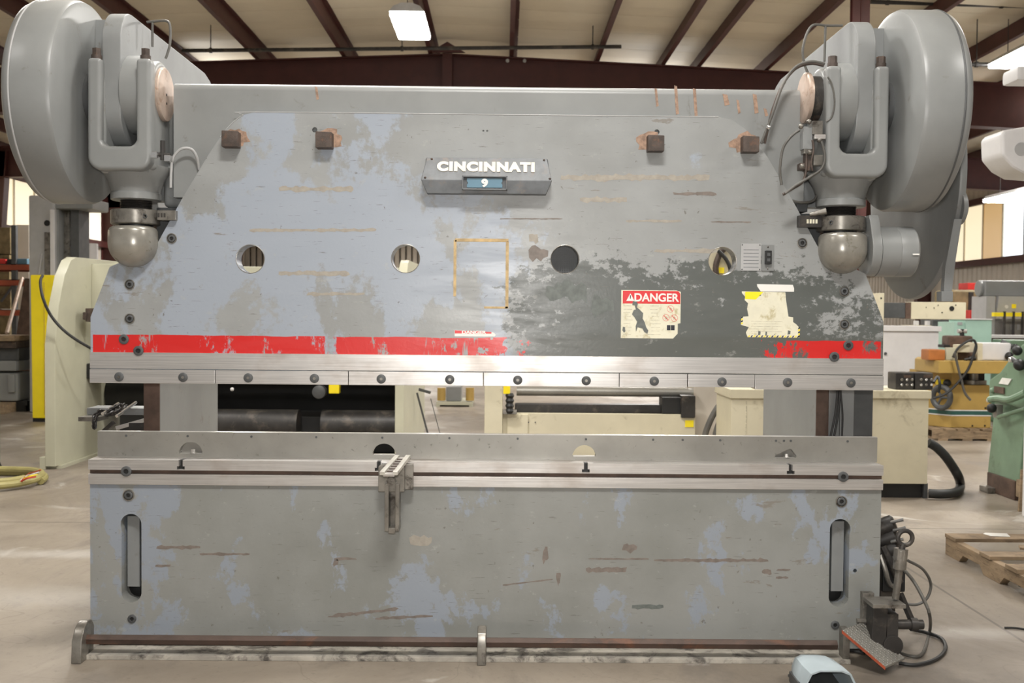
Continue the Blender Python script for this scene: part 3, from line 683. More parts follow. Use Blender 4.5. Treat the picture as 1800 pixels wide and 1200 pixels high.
# --- right side: disc cap, valves and copper lines
p = P(1417, 176, -.02)
b = MB(); b.mi = 0; b.lathe([(.112, -.018), (.114, -.012), (.114, .0), (.105, .006)], (1.440, -.01, 2.578), (-1, 0, 0), 40)
b.mi = 1; b.lathe([(.098, .0), (.098, -.075)], (1.452, -.01, 2.578), (-1, 0, 0), 30)
b.build('rotary_disc', ['pin', 'blackiron'], PB)
MB().lathe([(.10, 0), (.10, .035)], (1.475, .0, 2.575), (1, 0, 0), 32).build('pin_cap', 'rust', PB)
def valve(px0, py0, px1, py1, Y, mat_, dy=.05):
    a, c = P(px0, py1, Y), P(px1, py0, Y); return MB().box(a.x, c.x, Y, Y+dy, a.z, c.z).build('valve_block', mat_, PB, bevel=.004)
valve(1411, 222, 1429, 262, -.14, 'gray2'); valve(1428, 212, 1447, 236, -.15, 'dirty'); valve(1432, 236, 1452, 244, -.16, 'steel')
valve(1413, 262, 1427, 270, -.14, 'dirty'); valve(1416, 270, 1425, 300, -.13, 'rust'); valve(1430, 272, 1447, 290, -.14, 'dirty'); valve(1406, 286, 1416, 298, -.13, 'rust')
for px, py in ((1408, 222), (1422, 214), (1440, 246), (1424, 268), (1410, 292)):
    q = P(px, py, -.15); MB().sphere(q, .012, 10).build('pipe_fitting', 'dirty', PB)
def line(pts, Y, r, mat_='rust', name='oil_line'):
    return MB().tube([P(x, y, Y+(k*.004)) for k, (x, y) in enumerate(pts)], r, 8).build(name, mat_, PB)
line([(1406, 228), (1390, 240), (1376, 262), (1371, 300), (1374, 325)], -.09, .006, 'cable')
line([(1418, 270), (1417, 300), (1410, 320), (1392, 332), (1376, 342)], -.14, .006)
line([(1444, 248), (1450, 275), (1444, 296), (1425, 310), (1400, 325), (1380, 340)], -.16, .006, 'cable')
line([(1428, 246), (1430, 262), (1426, 285), (1428, 300)], -.16, .005)
for k in range(2):
    line([(1450-k*2, 112+k*4), (1425, 108+k*4), (1398-k, 118+k*4), (1376-k*3, 150+k*4), (1358-k*2, 200), (1338+k*6, 252)], -.06+k*.02, .006, 'rust' if k else 'cable')
q = P(1351, 224, -.06); MB().sphere(q, .011, 10).build('pipe_clip', 'chrome', PB)
line([(1455, 135), (1463, 150), (1467, 180), (1462, 205), (1452, 214)], -.17, .004, 'cable')
valve(1400, 355, 1420, 372, .06, 'dgray', .1); line([(1390, 352), (1410, 356), (1430, 352), (1440, 335)], .02, .006, 'cable')
# --- right adjusting motor with flange
MB().prism([(-.03, 2.045), (.03, 2.045), (.06, 2.01)] + arc(.02, 1.88, .115, 30, -90, 8) + arc(0.02, 1.88, .115, -90, -200, 8) + [(-.05, 2.01)], 'x', 1.742, 1.788).build('motor_flange', 'gray', PB, bevel=.008)
b = MB(); b.lathe([(.110, 0), (.116, .004), (.116, .09), (.114, .092), (.116, .095), (.116, .168), (.105, .178), (.0, .180)], (1.788, .03, 1.88), (1, 0, 0), 48); mo = b.build('adjusting_motor', 'gray', PB, smooth=40)
MB().box(1.925, 1.955, -.090, -.086, 1.86, 1.866).build('motor_nick', 'labelwhite', mo)
# --- flywheel guard behind, with its strap
b = MB(); b.lathe([(.60, 0), (.615, .004), (.62, .012), (.62, .035), (.60, .04)], (2.24, .78, 2.29), (1, 0, 0), 80)
fg = b.build('flywheel_guard', 'gray2', PB, smooth=40)
MB().lathe([(.09, 0), (.09, .5)], (1.74, .78, 2.29), (1, 0, 0), 24).build('flywheel_shaft', 'dgray', fg)
MB().lathe([(.085, 0), (.085, .02), (.07, .028)], (2.262, .24, 2.11), (1, 0, 0), 24).build('guard_boss', 'gray2', fg)
a, c, d, e = P(1672, 385, .17), P(1690, 385, .17), P(1655, 528, .17), P(1672, 530, .17)
b = MB(); b.prism([(P(1657, 520, .17).x, P(1657, 520, .17).z), (P(1671, 520, .17).x, P(1671, 520, .17).z), (P(1679, 455, .17).x, P(1679, 455, .17).z), (c.x, c.z), (a.x+.01, a.z), (P(1660, 470, .17).x, P(1660, 470, .17).z)], 'y', .16, .20)
b.box(P(1652, 520, .17).x, e.x, .15, .21, e.z, P(1660, 512, .17).z); b.build('guard_strap', 'gray2', fg, bevel=.004)
# rear parts seen through the opening at the right: cable channel, wires, shields
MB().box(X(1457, 720, .42), X(1475, 720, .42), .42, .44, .60, 1.25).build('wire_channel', 'gray2', PB)
MB().box(X(1476, 720, .44), X(1500, 720, .44), .43, .50, .60, 1.25).build('wire_cover', 'gray2', PB, bevel=.003)
MB().box(X(1500, 720, .62), X(1534, 720, .62), .62, .66, .02, 1.25).build('side_shield', 'dgray', PB)
for k, (pa, pb, r) in enumerate((((1472, 690), (1460, 768), .006), ((1476, 690), (1466, 768), .006), ((1478, 690), (1480, 768), .005))):
    MB().tube([P(pa[0], pa[1]-20, .40), P(pa[0], pa[1], .40), P((pa[0]+pb[0])/2+2, (pa[1]+pb[1])/2, .40), P(*pb, .40), P(pb[0], pb[1]+15, .40)], r, 8).build('wire', 'rubber', PB)

# --- bed
bed = MB().box(-1.835, 1.835, 0, .10, .028, .79).build('bed', 'bed', PB)
cs = []
for s in (-1, 1):
    b = MB(); b.prism([(s*1.598, .262), (s*1.598, .59), (s*1.690, .59), (s*1.690, .262)] , 'y', -.05, .2); cs.append(b.build('c', 'gray'))
    b = MB(); b.prism(arc(s*1.644, .27, .046, 0, -180, 10)[::1] + [(s*1.644-.046, .30), (s*1.644+.046, .30)], 'y', -.05, .2); cs.append(b.build('c', 'gray'))
    b = MB(); b.cyl((s*1.646, -.05, .588), (s*1.646, .2, .588), .048, seg=32); cs.append(b.build('c', 'gray'))
cs.append(MB().cyl((1.719, -.05, .394), (1.719, .07, .394), .009, seg=14).build('c', 'gray'))
cut(bed, cs)
for s in (-1, 1): MB().box(s*1.622, s*1.679, .045, .14, .285, .617).build('housing_tongue', 'gray2', bed, bevel=.002); MB().box(s*1.56, s*1.76, .135, .145, .20, .66).build('slot_shade', 'black', bed); MB().box(s*1.50, s*1.80, .5, .52, .05, .75).build('slot_shade_box', 'black', bed); MB().box(s*1.52, s*1.53, .11, .5, .05, .75).build('slot_shade_box', 'black', bed); MB().box(s*1.80, s*1.81, .11, .5, .05, .75).build('slot_shade_box', 'gray2', bed); MB().box(s*1.52, s*1.80, .105, .5, .77, .775).build('slot_shade_box', 'black', bed)  # dark boxes put behind the slots to give their shade
for x, z in ((-1.657, .723), (-1.642, .147), (1.649, .718), (1.63, .139)):
    socket_bolt('socket_bolt', x, 0, z, .020, bed, z > .5)
up = MB().box(-1.838, 1.838, -.014, .13, .842, .889).build('bed_rail', 'steel', PB)
cs = []
for x in (-1.412, -.50, .457, 1.407):
    cs.append(MB().box(x-.009, x+.009, -.05, .05, .86, .95).build('c', 'gray')); cs.append(MB().box(x-.018, x+.018, -.05, .045, .846, .861).build('c', 'gray'))
cut(up, cs)
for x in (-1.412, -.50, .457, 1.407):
    MB().box(x-.017, x+.017, .012, .04, .845, .886).build('tee_slot_shade', 'black', up)  # black block put in for the shade inside the slot
MB().box(-1.838, 1.838, .008, .13, .822, .843).build('groove', 'darkbrown', PB)
MB().box(-1.838, 1.838, -.014, .13, .774, .823).build('bed_rail', 'steel', PB, bevel=.002)
for x in (-1.662, 1.650): socket_bolt('socket_bolt', x, -.016, .836, .024, PB, False)
dr = MB().box(-1.835, 1.845, .092, .128, .889, 1.006).build('die_rail', 'dierail', PB)
cs = []; DH = (-1.398, -.488, .457, 1.407)
for i, x in enumerate(DH):
    pts = [(x-.052, .905), (x+.052, .905)] + ([(x+.056, .918)] + arc(x, .905, .055, 15, 165, 12) + [(x-.056, .918)])
    if i == 3: pts = [(x-.048, .905), (x+.05, .905), (x+.056, .915), (x+.03, .948), (x+.02, .95), (x-.045, .918)]
    cs.append(MB().prism(pts, 'y', .05, .2).build('c', 'gray'))
cut(dr, cs)
for i, x in enumerate(DH):
    MB().box(x-.05, x+.05, .10, .126, .9045, .908).build('hole_lip', 'bright', dr)
    if i in (0, 3):
        MB().box(x-.06, x+.06, .126, .132, .90, .965).build('hole_back', 'dierail', dr)
        b = MB(); b.cyl((x+.01, .10, .908), (x+.01, .10, .925), .010, seg=6); b.cyl((x+.01, .10, .907), (x+.01, .10, .912), .014, seg=12); b.build('clamp_screw', 'bright', dr)
for px in (222, 330, 442, 556, 672, 790, 910, 1030, 1148, 1200, 1266, 1364, 1378, 1390, 1490):
    x = X(px, 770, .092); MB().cyl((x, .089, .988), (x, .093, .988), .0055, seg=10).build('rail_screw', 'dgray', dr)
MB().box(-1.835, 1.845, .093, .127, 1.0058, 1.008).build('rail_top_edge', 'bright', dr)
for a in ((276, 957, 352, 966, 'scuff'), (350, 970, 440, 977, 'scuff'), (272, 990, 300, 998, 'scuff'), (586, 978, 626, 986, 'scuff'), (585, 978, 595, 1000, 'scuff'), (1028, 994, 1102, 1008, 'scuff'), (1035, 980, 1140, 984, 'scuff'), (1150, 980, 1350, 989, 'scuff'), (955, 950, 963, 998, 'scuff'), (978, 998, 986, 1034, 'scuff'),
          (1110, 1060, 1166, 1072, 'greenpatch'), (1095, 950, 1120, 975, 'scuff'), (1340, 998, 1356, 1012, 'scuff'), (1366, 998, 1388, 1004, 'scuff'), (1366, 1012, 1384, 1018, 'scuff'), (720, 938, 760, 962, 'tanscuff')):
    scuff(*a, bed)
scuff(578, 1079, 700, 1088, 'scuff', bed, -14); scuff(885, 1026, 970, 1030, 'scuff', bed, -10); scuff(660, 1083, 760, 1090, 'scuff', bed, -4)
# base strip, hexagonal treadle bar and its brackets
MB().box(-1.80, 1.66, -.14, .10, 0, .022).build('base_strip', 'strip', PB, bevel=.003)
b = MB(); b.cyl((-1.80, -.12, .088), (1.60, -.12, .083), .024, seg=6); b.build('treadle_bar', 'rustbar', PB)
pr = [(-.20, .0), (-.05, .0), (-.04, .13), (-.07, .165), (-.11, .17), (-.155, .15), (-.19, .10)]
MB().prism(pr, 'x', -1.845, -1.80).build('bar_bracket', 'dirty', PB, bevel=.006)
MB().prism([(-.19, 0), (-.06, 0), (-.06, .10), (-.09, .155), (-.13, .165), (-.17, .14), (-.19, .09)], 'x', -.035, .005).build('bar_bracket', 'dirty', PB, bevel=.006)

# --- front support arm hung in the bed groove
SA = thing('support_arm', 'slotted steel support arm with a pale angled top, hooked on the bed rail', 'arm', (-.43, -.03, .78))
MB().prism([(-.495, .76), (-.375, .76), (-.375, .872), (-.43, .895), (-.495, .875)], 'y', -.075, -.016).build('clamp_head', 'dirty', SA, bevel=.004)
MB().box(-.376, -.338, -.055, -.016, .768, .885).build('side_lug', 'dirty', SA, bevel=.003)
b = MB(); b.box(-.462, -.444, -.105, -.02, .585, .80); b.box(-.414, -.396, -.105, -.02, .585, .80); b.box(-.444, -.414, -.105, -.02, .575, .60); b.box(-.444, -.414, -.04, -.02, .59, .80)
b.build('slotted_leg', 'dirty', SA, bevel=.002)
b = MB(); b.cyl((-.432, -.13, .815), (-.432, -.07, .815), .020, seg=6); b.cyl((-.432, -.135, .815), (-.432, -.12, .815), .009, seg=10); b.build('clamp_bolt', 'dirty', SA)
def beam(name, p, q, w_, h, mat_, par):
    p, q = Vector(p), Vector(q); d = (q-p).normalized(); sx = d.cross(Vector((0, 0, 1))).normalized()*w_/2; uz = sx.cross(d).normalized()*h/2
    return MB().hexa([p-sx-uz, p+sx-uz, q+sx-uz, q-sx-uz, p-sx+uz, p+sx+uz, q+sx+uz, q-sx+uz]).build(name, mat_, par, bevel=.002)
p0, p1 = P(683, 832, -.33), P(708, 802, .02)
for k, dx in enumerate((-.028, .028)):
    beam('top_rail', p0+Vector((dx, 0, .0)), p1+Vector((dx*.9, 0, .0)), .022, .016, 'alu', SA)
beam('top_web', p0+Vector((0, .0, -.008)), p1+Vector((0, 0, -.008)), .05, .012, 'steel', SA)
for k in range(6):
    q = p0.lerp(p1, .12+k*.14); MB().box(q.x-.015, q.x+.015, q.y-.004, q.y+.004, q.z-.003, q.z+.003).build('scale_mark', 'rust', SA)
MB().box(-.485, -.455, -.035, -.012, .855, .886).build('hook', 'chrome', SA, bevel=.002)

# --- tools shelf at the left, behind the ram: an arm with chain and bright rods lying on it
TS = thing('tool_shelf', 'small steel shelf bracket behind the left end of the bed', 'shelf', (-1.9, .55, .9))
a, c = P(140, 738, .5), P(262, 738, .5); zt = P(140, 732, .5).z
MB().box(a.x, c.x-.25, .48, .62, zt-.022, zt).build('shelf_plate', 'dirty', TS, bevel=.002)
MB().box(P(172, 720, .75).x, -1.66, .60, .75, zt+.0, zt+.035).build('rear_bar', 'gray2', TS, bevel=.002)
beam('brace', P(205, 752, .52), P(262, 736, .52), .03, .02, 'steel', TS); beam('brace', P(178, 762, .55), P(200, 742, .55), .03, .02, 'blackiron', TS)
MB().box(P(226, 750, .5).x, P(256, 750, .5).x, .5, .56, P(226, 768, .5).z, P(226, 743, .5).z).build('clamp', 'blackiron', TS, bevel=.004)
for k, (pa, pb, lb) in enumerate((((205, 731), (239, 707), 'plain bright steel rod on the small shelf, nearer the bed'), ((180, 727), (208, 709), 'shorter bright steel rod among the chain on the small shelf'))):
    p, q = P(*pa, .46), P(*pb, .66); t = MB().cyl(p, q, .008, seg=10).build('steel_rod', 'chrome'); tag(t, lb, 'rod', 'rods on the small shelf')
ch = []
pts = [P(x, y, Y) for x, y, Y in ((166, 748, .46), (166, 738, .46), (168, 730, .48), (178, 722, .5), (192, 722, .52), (205, 714, .56), (216, 712, .6), (206, 724, .5), (190, 729, .48), (214, 720, .55), (228, 712, .62))]
b = MB()
for i in range(len(pts)-1):
    for k in range(3):
        c0 = pts[i].lerp(pts[i+1], k/3); d = (pts[i+1]-pts[i]).normalized(); o_ = d.orthogonal().normalized()
        if (i*3+k) % 2: o_ = d.cross(o_)
        b.tube([c0+d*.017*math.cos(2*PI*j/8)+o_*.010*math.sin(2*PI*j/8) for j in range(8)], .0045, 5, 1, True)
t = b.build('link_chain', 'blackiron'); tag(t, 'dark link chain draped over the small shelf by the left end of the bed', 'chain')

# --- treadle mechanism at the right end
TR = thing('treadle_linkage', 'greasy dark cast linkage block standing at the right foot of the press', 'linkage', (1.76, -.1, 0))
MB().box(X(1517, 1050, -.06), X(1537, 1050, -.06), -.06, -.02, .03, Z(1517, 1042, -.06)).build('rear_plate', 'dirty', TR, bevel=.003)
za = Z(1545, 1058, -.16)
MB().box(X(1532, 1060, -.18), X(1590, 1060, -.18), -.20, -.06, za-.018, za).build('top_plate', 'dirty', TR, bevel=.003)
MB().prism([(X(1530, 1100, -.16), .07), (X(1556, 1100, -.16), .07), (X(1560, 1080, -.16), za-.02), (X(1534, 1080, -.16), za-.02)], 'y', -.17, -.08).build('casting', 'blackiron', TR, bevel=.006)
b = MB(); b.cyl((X(1568, 1120, -.16), -.18, .10), (X(1568, 1120, -.16), -.05, .10), .045, seg=24); b.box(X(1558, 1100, -.16), X(1578, 1100, -.16), -.17, -.06, .09, .24); b.build('lever_eye', 'blackiron', TR, bevel=.004)
zc_ = Z(1590, 1097, -.14)
b = MB(); b.cyl((X(1560, 1097, -.14), -.14, zc_), (X(1622, 1097, -.14), -.14, zc_), .022, seg=16); b.lathe([(.03, 0), (.03, .03)], (X(1600, 1097, -.14), -.14, zc_), (1, 0, 0), 16); b.build('cross_shaft', 'blackiron', TR)
MB().cyl((X(1506, 1091, -.08), -.08, Z(1506, 1091, -.08)), (X(1536, 1091, -.08), -.08, Z(1536, 1091, -.08)), .012, seg=10).build('pivot_pin', 'dirty', TR)
beam('lever_bar', P(1582, 1042, -.06), P(1606, 1098, -.12), .025, .02, 'blackiron', TR)
# vertical rod with coupling nut and eye
ROD = thing('lifting_rod', 'upright rod with a coupling nut and a ring eye, rising from the linkage block', 'rod', tuple(P(1575, 1055, -.13)))
pa, pb = P(1574, 1052, -.13), P(1581, 1000, -.13); MB().cyl(pa, pb, .016, seg=16).build('shaft', 'dirty', ROD)
pc_, pd = P(1581, 1000, -.13), P(1584, 966, -.13); MB().cyl(pc_, pd, .029, seg=20).build('coupling', 'dirty', ROD, bevel=.003)
MB().cyl(P(1582, 983, -.13), P(1584, 964, -.13), .031, seg=6).build('coupling_nut', 'dirty', ROD)
pe = P(1591, 945, -.13)
MB().tube([(pe.x+.033*math.cos(a), pe.y, pe.z+.033*math.sin(a)) for a in [2*PI*k/20 for k in range(20)]], .0105, 10, 1, True).build('eye', 'blackiron', ROD)
MB().cyl(P(1585, 966, -.13), P(1588, 955, -.13), .014, seg=10).build('eye_neck', 'blackiron', ROD)
# dark brake motor and hoses hanging at the end of the bed
HG = thing('hydraulic_valve', 'cluster of oily black fittings and bent pipes behind the right end of the bed', 'valve', (1.9, .3, 0))
for k, (px, py, r) in enumerate(((1556, 925, .045), (1560, 945, .05), (1563, 965, .055), (1560, 985, .05))):
    q = P(px, py, .25); MB().lathe([(r*.7, -.05), (r, -.04), (r, .04), (r*.7, .05)], q, (.8, -.3, .4), 16).build('fitting', 'blackiron', HG)
for k, (px, py) in enumerate(((1566, 918), (1570, 932), (1566, 952))):
    q = P(px, py, .2); MB().cyl(q, q+Vector((.05, -.03, .02)), .008, seg=8).build('pipe_stub', 'chrome', HG)
MB().tube([P(1548, 975, .2), P(1556, 1000, .18), P(1562, 1022, .18), P(1570, 1030, .18), P(1580, 1026, .2)], .012, 8).build('bent_pipe', 'dirty', HG)
MB().tube([P(1552, 960, .2), P(1564, 985, .18), P(1575, 1010, .18), P(1582, 1024, .18)], .018, 10).build('bent_pipe', 'blackiron', HG)
MB().box(X(1545, 1030, .25), X(1585, 1030, .25), .2, .3, Z(1545, 1036, .25), Z(1545, 990, .25)).build('valve_body', 'black', HG, bevel=.01)
MB().box(X(1550, 1000, .3), X(1575, 1000, .3), .3, .5, 0, Z(1550, 990, .3)).build('stand', 'blackiron', HG)
# pedal tread
TP = thing('treadle_pedal', 'worn tread plate pedal with an orange edge, sloping to the floor below the linkage block', 'pedal', (1.75, -.25, 0))
q = [P(1480, 1106, -.17), P(1518, 1104, -.10), P(1591, 1168, -.25), P(1560, 1172, -.33)]
a_, b_, c_, d_ = P(1480, 1107, -.20), P(1520, 1104, -.06), P(1590, 1169, -.18), P(1556, 1171, -.30)
b_ = Vector((b_.x, -.06, a_.z)); c_.z = max(c_.z, .045); d_.z = c_.z
tp = MB().hexa([v+Vector((0, 0, -.008)) for v in (a_, d_, c_, b_)] + [a_, d_, c_, b_]).build('tread_plate', 'dierail', TP)
nrm = (d_-a_).cross(b_-a_).normalized(); nrm = nrm if nrm.z > 0 else -nrm
b = MB()
for i in range(24):
    for j in range(10):
        u, v = (i+.5)/24, (j+.5)/10
        q0 = (a_.lerp(d_, u)).lerp(b_.lerp(c_, u), v); d1 = (d_-a_).normalized()*(.0055 if (i+j) % 2 else .002); d2 = nrm.cross(d1).normalized()*(.002 if (i+j) % 2 else .0055)
        b.hexa([q0-d1-d2, q0+d1-d2, q0+d1+d2, q0-d1+d2, q0-d1*.6-d2*.6+nrm*.003, q0+d1*.6-d2*.6+nrm*.003, q0+d1*.6+d2*.6+nrm*.003, q0-d1*.6+d2*.6+nrm*.003])
tg = b.build('tread_pattern', 'dierail', TP); tg['kind'] = 'stuff'
dn = Vector((0, -.002, -.015))
MB().hexa([a_+dn, d_+dn, d_+dn+Vector((0, .006, 0)), a_+dn+Vector((0, .006, 0)), a_+Vector((0, -.002, 0)), d_+Vector((0, -.002, 0)), d_+Vector((0, .006, 0)), a_+Vector((0, .006, 0))]).build('orange_edge', 'orange', TP)
MB().box(a_.x+.03, a_.x+.06, -.13, -.07, .02, a_.z-.02).build('pedal_stop', 'dirty', TP)

# --- foot switch with guard at the front right
FS = thing('foot_switch', 'pale blue gray hooded foot switch lying on the floor before the treadle pedal', 'pedal', (1.43, -.42, 0))
fy0, fy1 = -.55, -.33
def hoop(y, w_, h, xo=0):
    xm = 1.418+xo; return [(xm-w_, y, .004), (xm-w_*.98, y, h*.55), (xm-w_*.8, y, h*.88), (xm-w_*.45, y, h), (xm+w_*.45, y, h), (xm+w_*.8, y, h*.88), (xm+w_*.98, y, h*.55), (xm+w_, y, .004)]
b = MB(); prof = [hoop(-.56, .105, .115, .02), hoop(-.48, .105, .12, .01), hoop(-.40, .095, .125), hoop(-.34, .075, .11, -.01), hoop(-.31, .05, .08, -.015)]
inn = [[(1.418+.01+(x-1.428)*.93, y, z*.95) for x, y, z in r] for r in prof]
RO = [[b.bm.verts.new(p) for p in r] for r in prof]; RI = [[b.bm.verts.new(p) for p in r] for r in inn]
for G in (RO, RI):
    for r0, r1 in zip(G, G[1:]):
        for i in range(7): b._f([r0[i], r0[i+1], r1[i+1], r1[i]])
for i in range(7): b._f([RO[0][i], RI[0][i], RI[0][i+1], RO[0][i+1]])
b._f(RO[-1]); 
b.build('hood', 'pedal', FS, smooth=40)
MB().box(1.33, 1.53, -.57, -.30, 0, .012).build('base', 'dgray', FS, bevel=.003)
MB().hexa([(1.37, -.54, .03), (1.49, -.54, .03), (1.48, -.38, .06), (1.37, -.38, .06), (1.37, -.54, .04), (1.49, -.54, .04), (1.48, -.38, .07), (1.37, -.38, .07)]).build('treadle', 'dgray', FS)
MB().box(1.318, 1.335, -.50, -.36, .0, .045).build('side_lug', 'dgray', FS, bevel=.004)
def floorpts(pp, z=.012):
    o = []
    for px, py in pp:
        r = ray(px, py); t = (z-CAM.z)/r.z; o.append(CAM+r*t)
    return o
c1 = MB().tube(floorpts([(1412, 1168), (1404, 1150), (1412, 1140), (1440, 1137), (1480, 1139), (1520, 1148)]), .008, 8).build('pedal_cable', 'rubber'); tag(c1, 'black cable curling from the hooded foot switch along the foot of the press', 'cable')
c2 = MB().tube(floorpts([(1572, 1138), (1590, 1150), (1620, 1150), (1634, 1110)])+[P(1634, 1080, -.1), P(1622, 1050, -.05), P(1605, 1020, 0), P(1588, 1000, .05)], .008, 8).build('hanging_cable', 'cable'); tag(c2, 'gray cable looping from the upright rod down to the floor', 'cable')
c3 = MB().tube(floorpts([(1580, 1165), (1610, 1168), (1645, 1158), (1662, 1140), (1655, 1122), (1630, 1112), (1604, 1106)]), .009, 8).build('floor_cable', 'rubber'); tag(c3, 'thick black cable looping over the floor beside the treadle pedal', 'cable')
c4 = MB().tube([P(1596, 985, .1), P(1622, 1000, .15), P(1636, 1025, .2), P(1630, 1050, .2), P(1612, 1062, .2), P(1588, 1060, .2)], .007, 8).build('thin_cable', 'cable'); tag(c4, 'thin cable bowing out behind the upright rod with the ring eye', 'cable')

# ================================================================== the hall behind
def gp(px, py):
    return floorpts([(px, py)], 0)[0]
def pbox(px0, px1, Y, d, z0, z1, name, m_, par, bevel=.006, shift=0):
    return MB().box(X(px0, 546, Y), X(px1, 546, Y), Y+shift, Y+shift+d, z0, z1).build(name, m_, par, bevel=bevel)

# second press, cream, behind the left half: two side frames, dark bed and rolls between them
B2 = thing('second_press', 'pale cream press frame standing behind the left half of the gray press', 'press', (-2.6, 6.5, 0))
fr = [(5.43, .03), (5.43, 1.22), (5.52, 1.60), (5.66, 1.90), (5.82, 2.06), (5.95, 2.10), (8.2, 2.12), (8.2, .03)]
for xa, xb in ((-4.40, -4.30), (-.985, -.90)):
    MB().prism(fr, 'x', xa, xb).build('side_frame', 'creamgreen', B2, bevel=.006)
MB().box(-4.42, -4.26, 5.50, 8.1, 0, .03).build('foot_plate', 'creamgreen', B2); MB().box(-1.02, -.88, 5.50, 8.1, 0, .03).build('foot_plate', 'creamgreen', B2)
MB().box(-4.46, -4.40, 5.44, 5.52, 0, .12).build('foot_lug', 'creamgreen', B2, bevel=.006)
MB().box(-4.30, -3.6, 6.35, 6.42, 1.25, 2.05).build('gusset_panel', 'creamgreen', B2, bevel=.006)
MB().box(-4.30, -.985, 6.9, 7.4, .92, 2.06).build('crown', 'creamgreen', B2, bevel=.02)
MB().box(-4.30, -.985, 6.2, 6.6, .84, 1.0).build('ram_beam', 'black', B2, bevel=.01)
MB().box(-3.9, -.985, 7.5, 7.6, .03, .95).build('inner_shade', 'black', B2)  # black sheet put in for the shadow inside the press
MB().box(-4.1, -.985, 6.6, 7.3, .03, .42).build('bed_beam', 'black', B2, bevel=.01)
for xa, xb in ((-3.05, -2.1), (-1.85, -.99)):
    MB().cyl((xa, 6.35, .36), (xb, 6.35, .36), .16, seg=28).build('roller', 'blackiron', B2)
q = P(560, 689, 6.15); MB().lathe([(.055, 0), (.07, .01), (.07, .12)], q, (0, 1, 0), 20).build('air_motor', 'dgray', B2)
q = P(587, 684, 6.1); MB().box(q.x-.055, q.x+.055, 6.1, 6.2, q.z-.045, q.z+.06).build('yellow_block', 'yellow', B2, bevel=.01)
q = P(408, 684, 6.1); MB().sphere(q, .02, 10).build('knob', 'white', B2)
q = P(160, 545, 5.9)
b = MB(); b.box(q.x-.08, q.x+.25, 5.95, 6.2, q.z-.12, q.z+.02); b.box(q.x-.10, q.x-.06, 5.93, 6.2, q.z-.10, q.z-.02); b.build('rusty_bracket', 'rust', B2, bevel=.01)
MB().cyl((-4.29, 6.9, .62), (-3.5, 6.9, .62), .22, seg=24).build('end_drum', 'black', B2)
for (pa, pb, r) in (((733, 690), (752, 762), .02), ((736, 684), (757, 690), .03), ((757, 700), (775, 768), .008)):
    beam('guard_strut', P(*pa, 6.6), P(*pb, 6.6), r, r, 'dgray', B2)
MB().tube([P(75, 484, 5.35), P(71, 496, 5.3), P(76, 525, 5.25), P(92, 558, 5.3), P(120, 587, 5.35), P(160, 612, 5.5), P(200, 630, 5.8)], .014, 8).build('hanging_hose', 'rubber', B2)

# yellow guard, gray column machine behind it
YG = thing('yellow_guard', 'tall bright yellow sheet metal guard beside the cream press frame', 'guard', (-5.9, 9, 0))
g0, g1 = X(56, 600, 9.7), X(101, 600, 9.7); zt = Z(75, 483, 9.7)
MB().prism([(g0, .05), (g1, .05), (g1-.02, zt), (g0-.02, zt)], 'y', 9.7, 9.95).build('sheet', 'yellow', YG, bevel=.02)
MB().box(g0, g1, 9.72, 9.9, 0, .05).build('foot', 'black', YG)  # black strip put in for the shadow under the guard
MB().box(g0+.17, g0+.175, 9.693, 9.70, .1, zt-.1).build('fold', 'mustard', YG)
GM = thing('boring_machine', 'tall gray machine column with a pale vertical way, rising behind the yellow guard', 'machine', (-6.0, 11, 0))
MB().box(X(50, 400, 11), X(95, 400, 11), 11, 11.8, 0, Z(70, 343, 11)).build('column', 'lgray', GM, bevel=.03)
MB().lathe([(.045, 0), (.045, .01)], (X(83, 392, 11), 11.0, Z(83, 392, 11)), (0, -1, 0), 14).build('port', 'black', GM)
MB().box(X(88, 400, 10.95), X(94, 400, 10.95), 10.95, 11.0, .3, Z(90, 368, 10.95)).build('way_strip', 'white', GM)
MB().box(X(78, 430, 10.97), X(87, 430, 10.97), 10.97, 11.0, .3, Z(82, 408, 10.97)).build('scale_strip', 'dirty', GM)
MB().box(X(95, 400, 11.1), X(103, 400, 11.1), 11.1, 11.7, 0, Z(95, 360, 11.1)).build('rail', 'gray2', GM, bevel=.01)
MB().box(X(112, 400, 11.3), X(122, 400, 11.3), 11.3, 11.7, 0, Z(115, 360, 11.3)).build('rail', 'dirty', GM, bevel=.01)
MB().box(X(124, 400, 11.2), X(139, 400, 11.2), 11.2, 11.6, 0, Z(130, 366, 11.2)).build('rail', 'dgray', GM, bevel=.01)
MB().box(X(95, 350, 11.05), X(163, 350, 11.05), 11.05, 11.7, Z(130, 367, 11.05), Z(130, 348, 11.05)).build('top_bridge', 'gray', GM, bevel=.03)
MB().box(X(60, 350, 11.4), X(80, 350, 11.4), 11.8, 12.3, 0, 2.4).build('rear_column', 'gray2', GM)
beam('lever', P(68, 482, 10.9), P(73, 445, 10.95), .02, .02, 'lgray', GM)

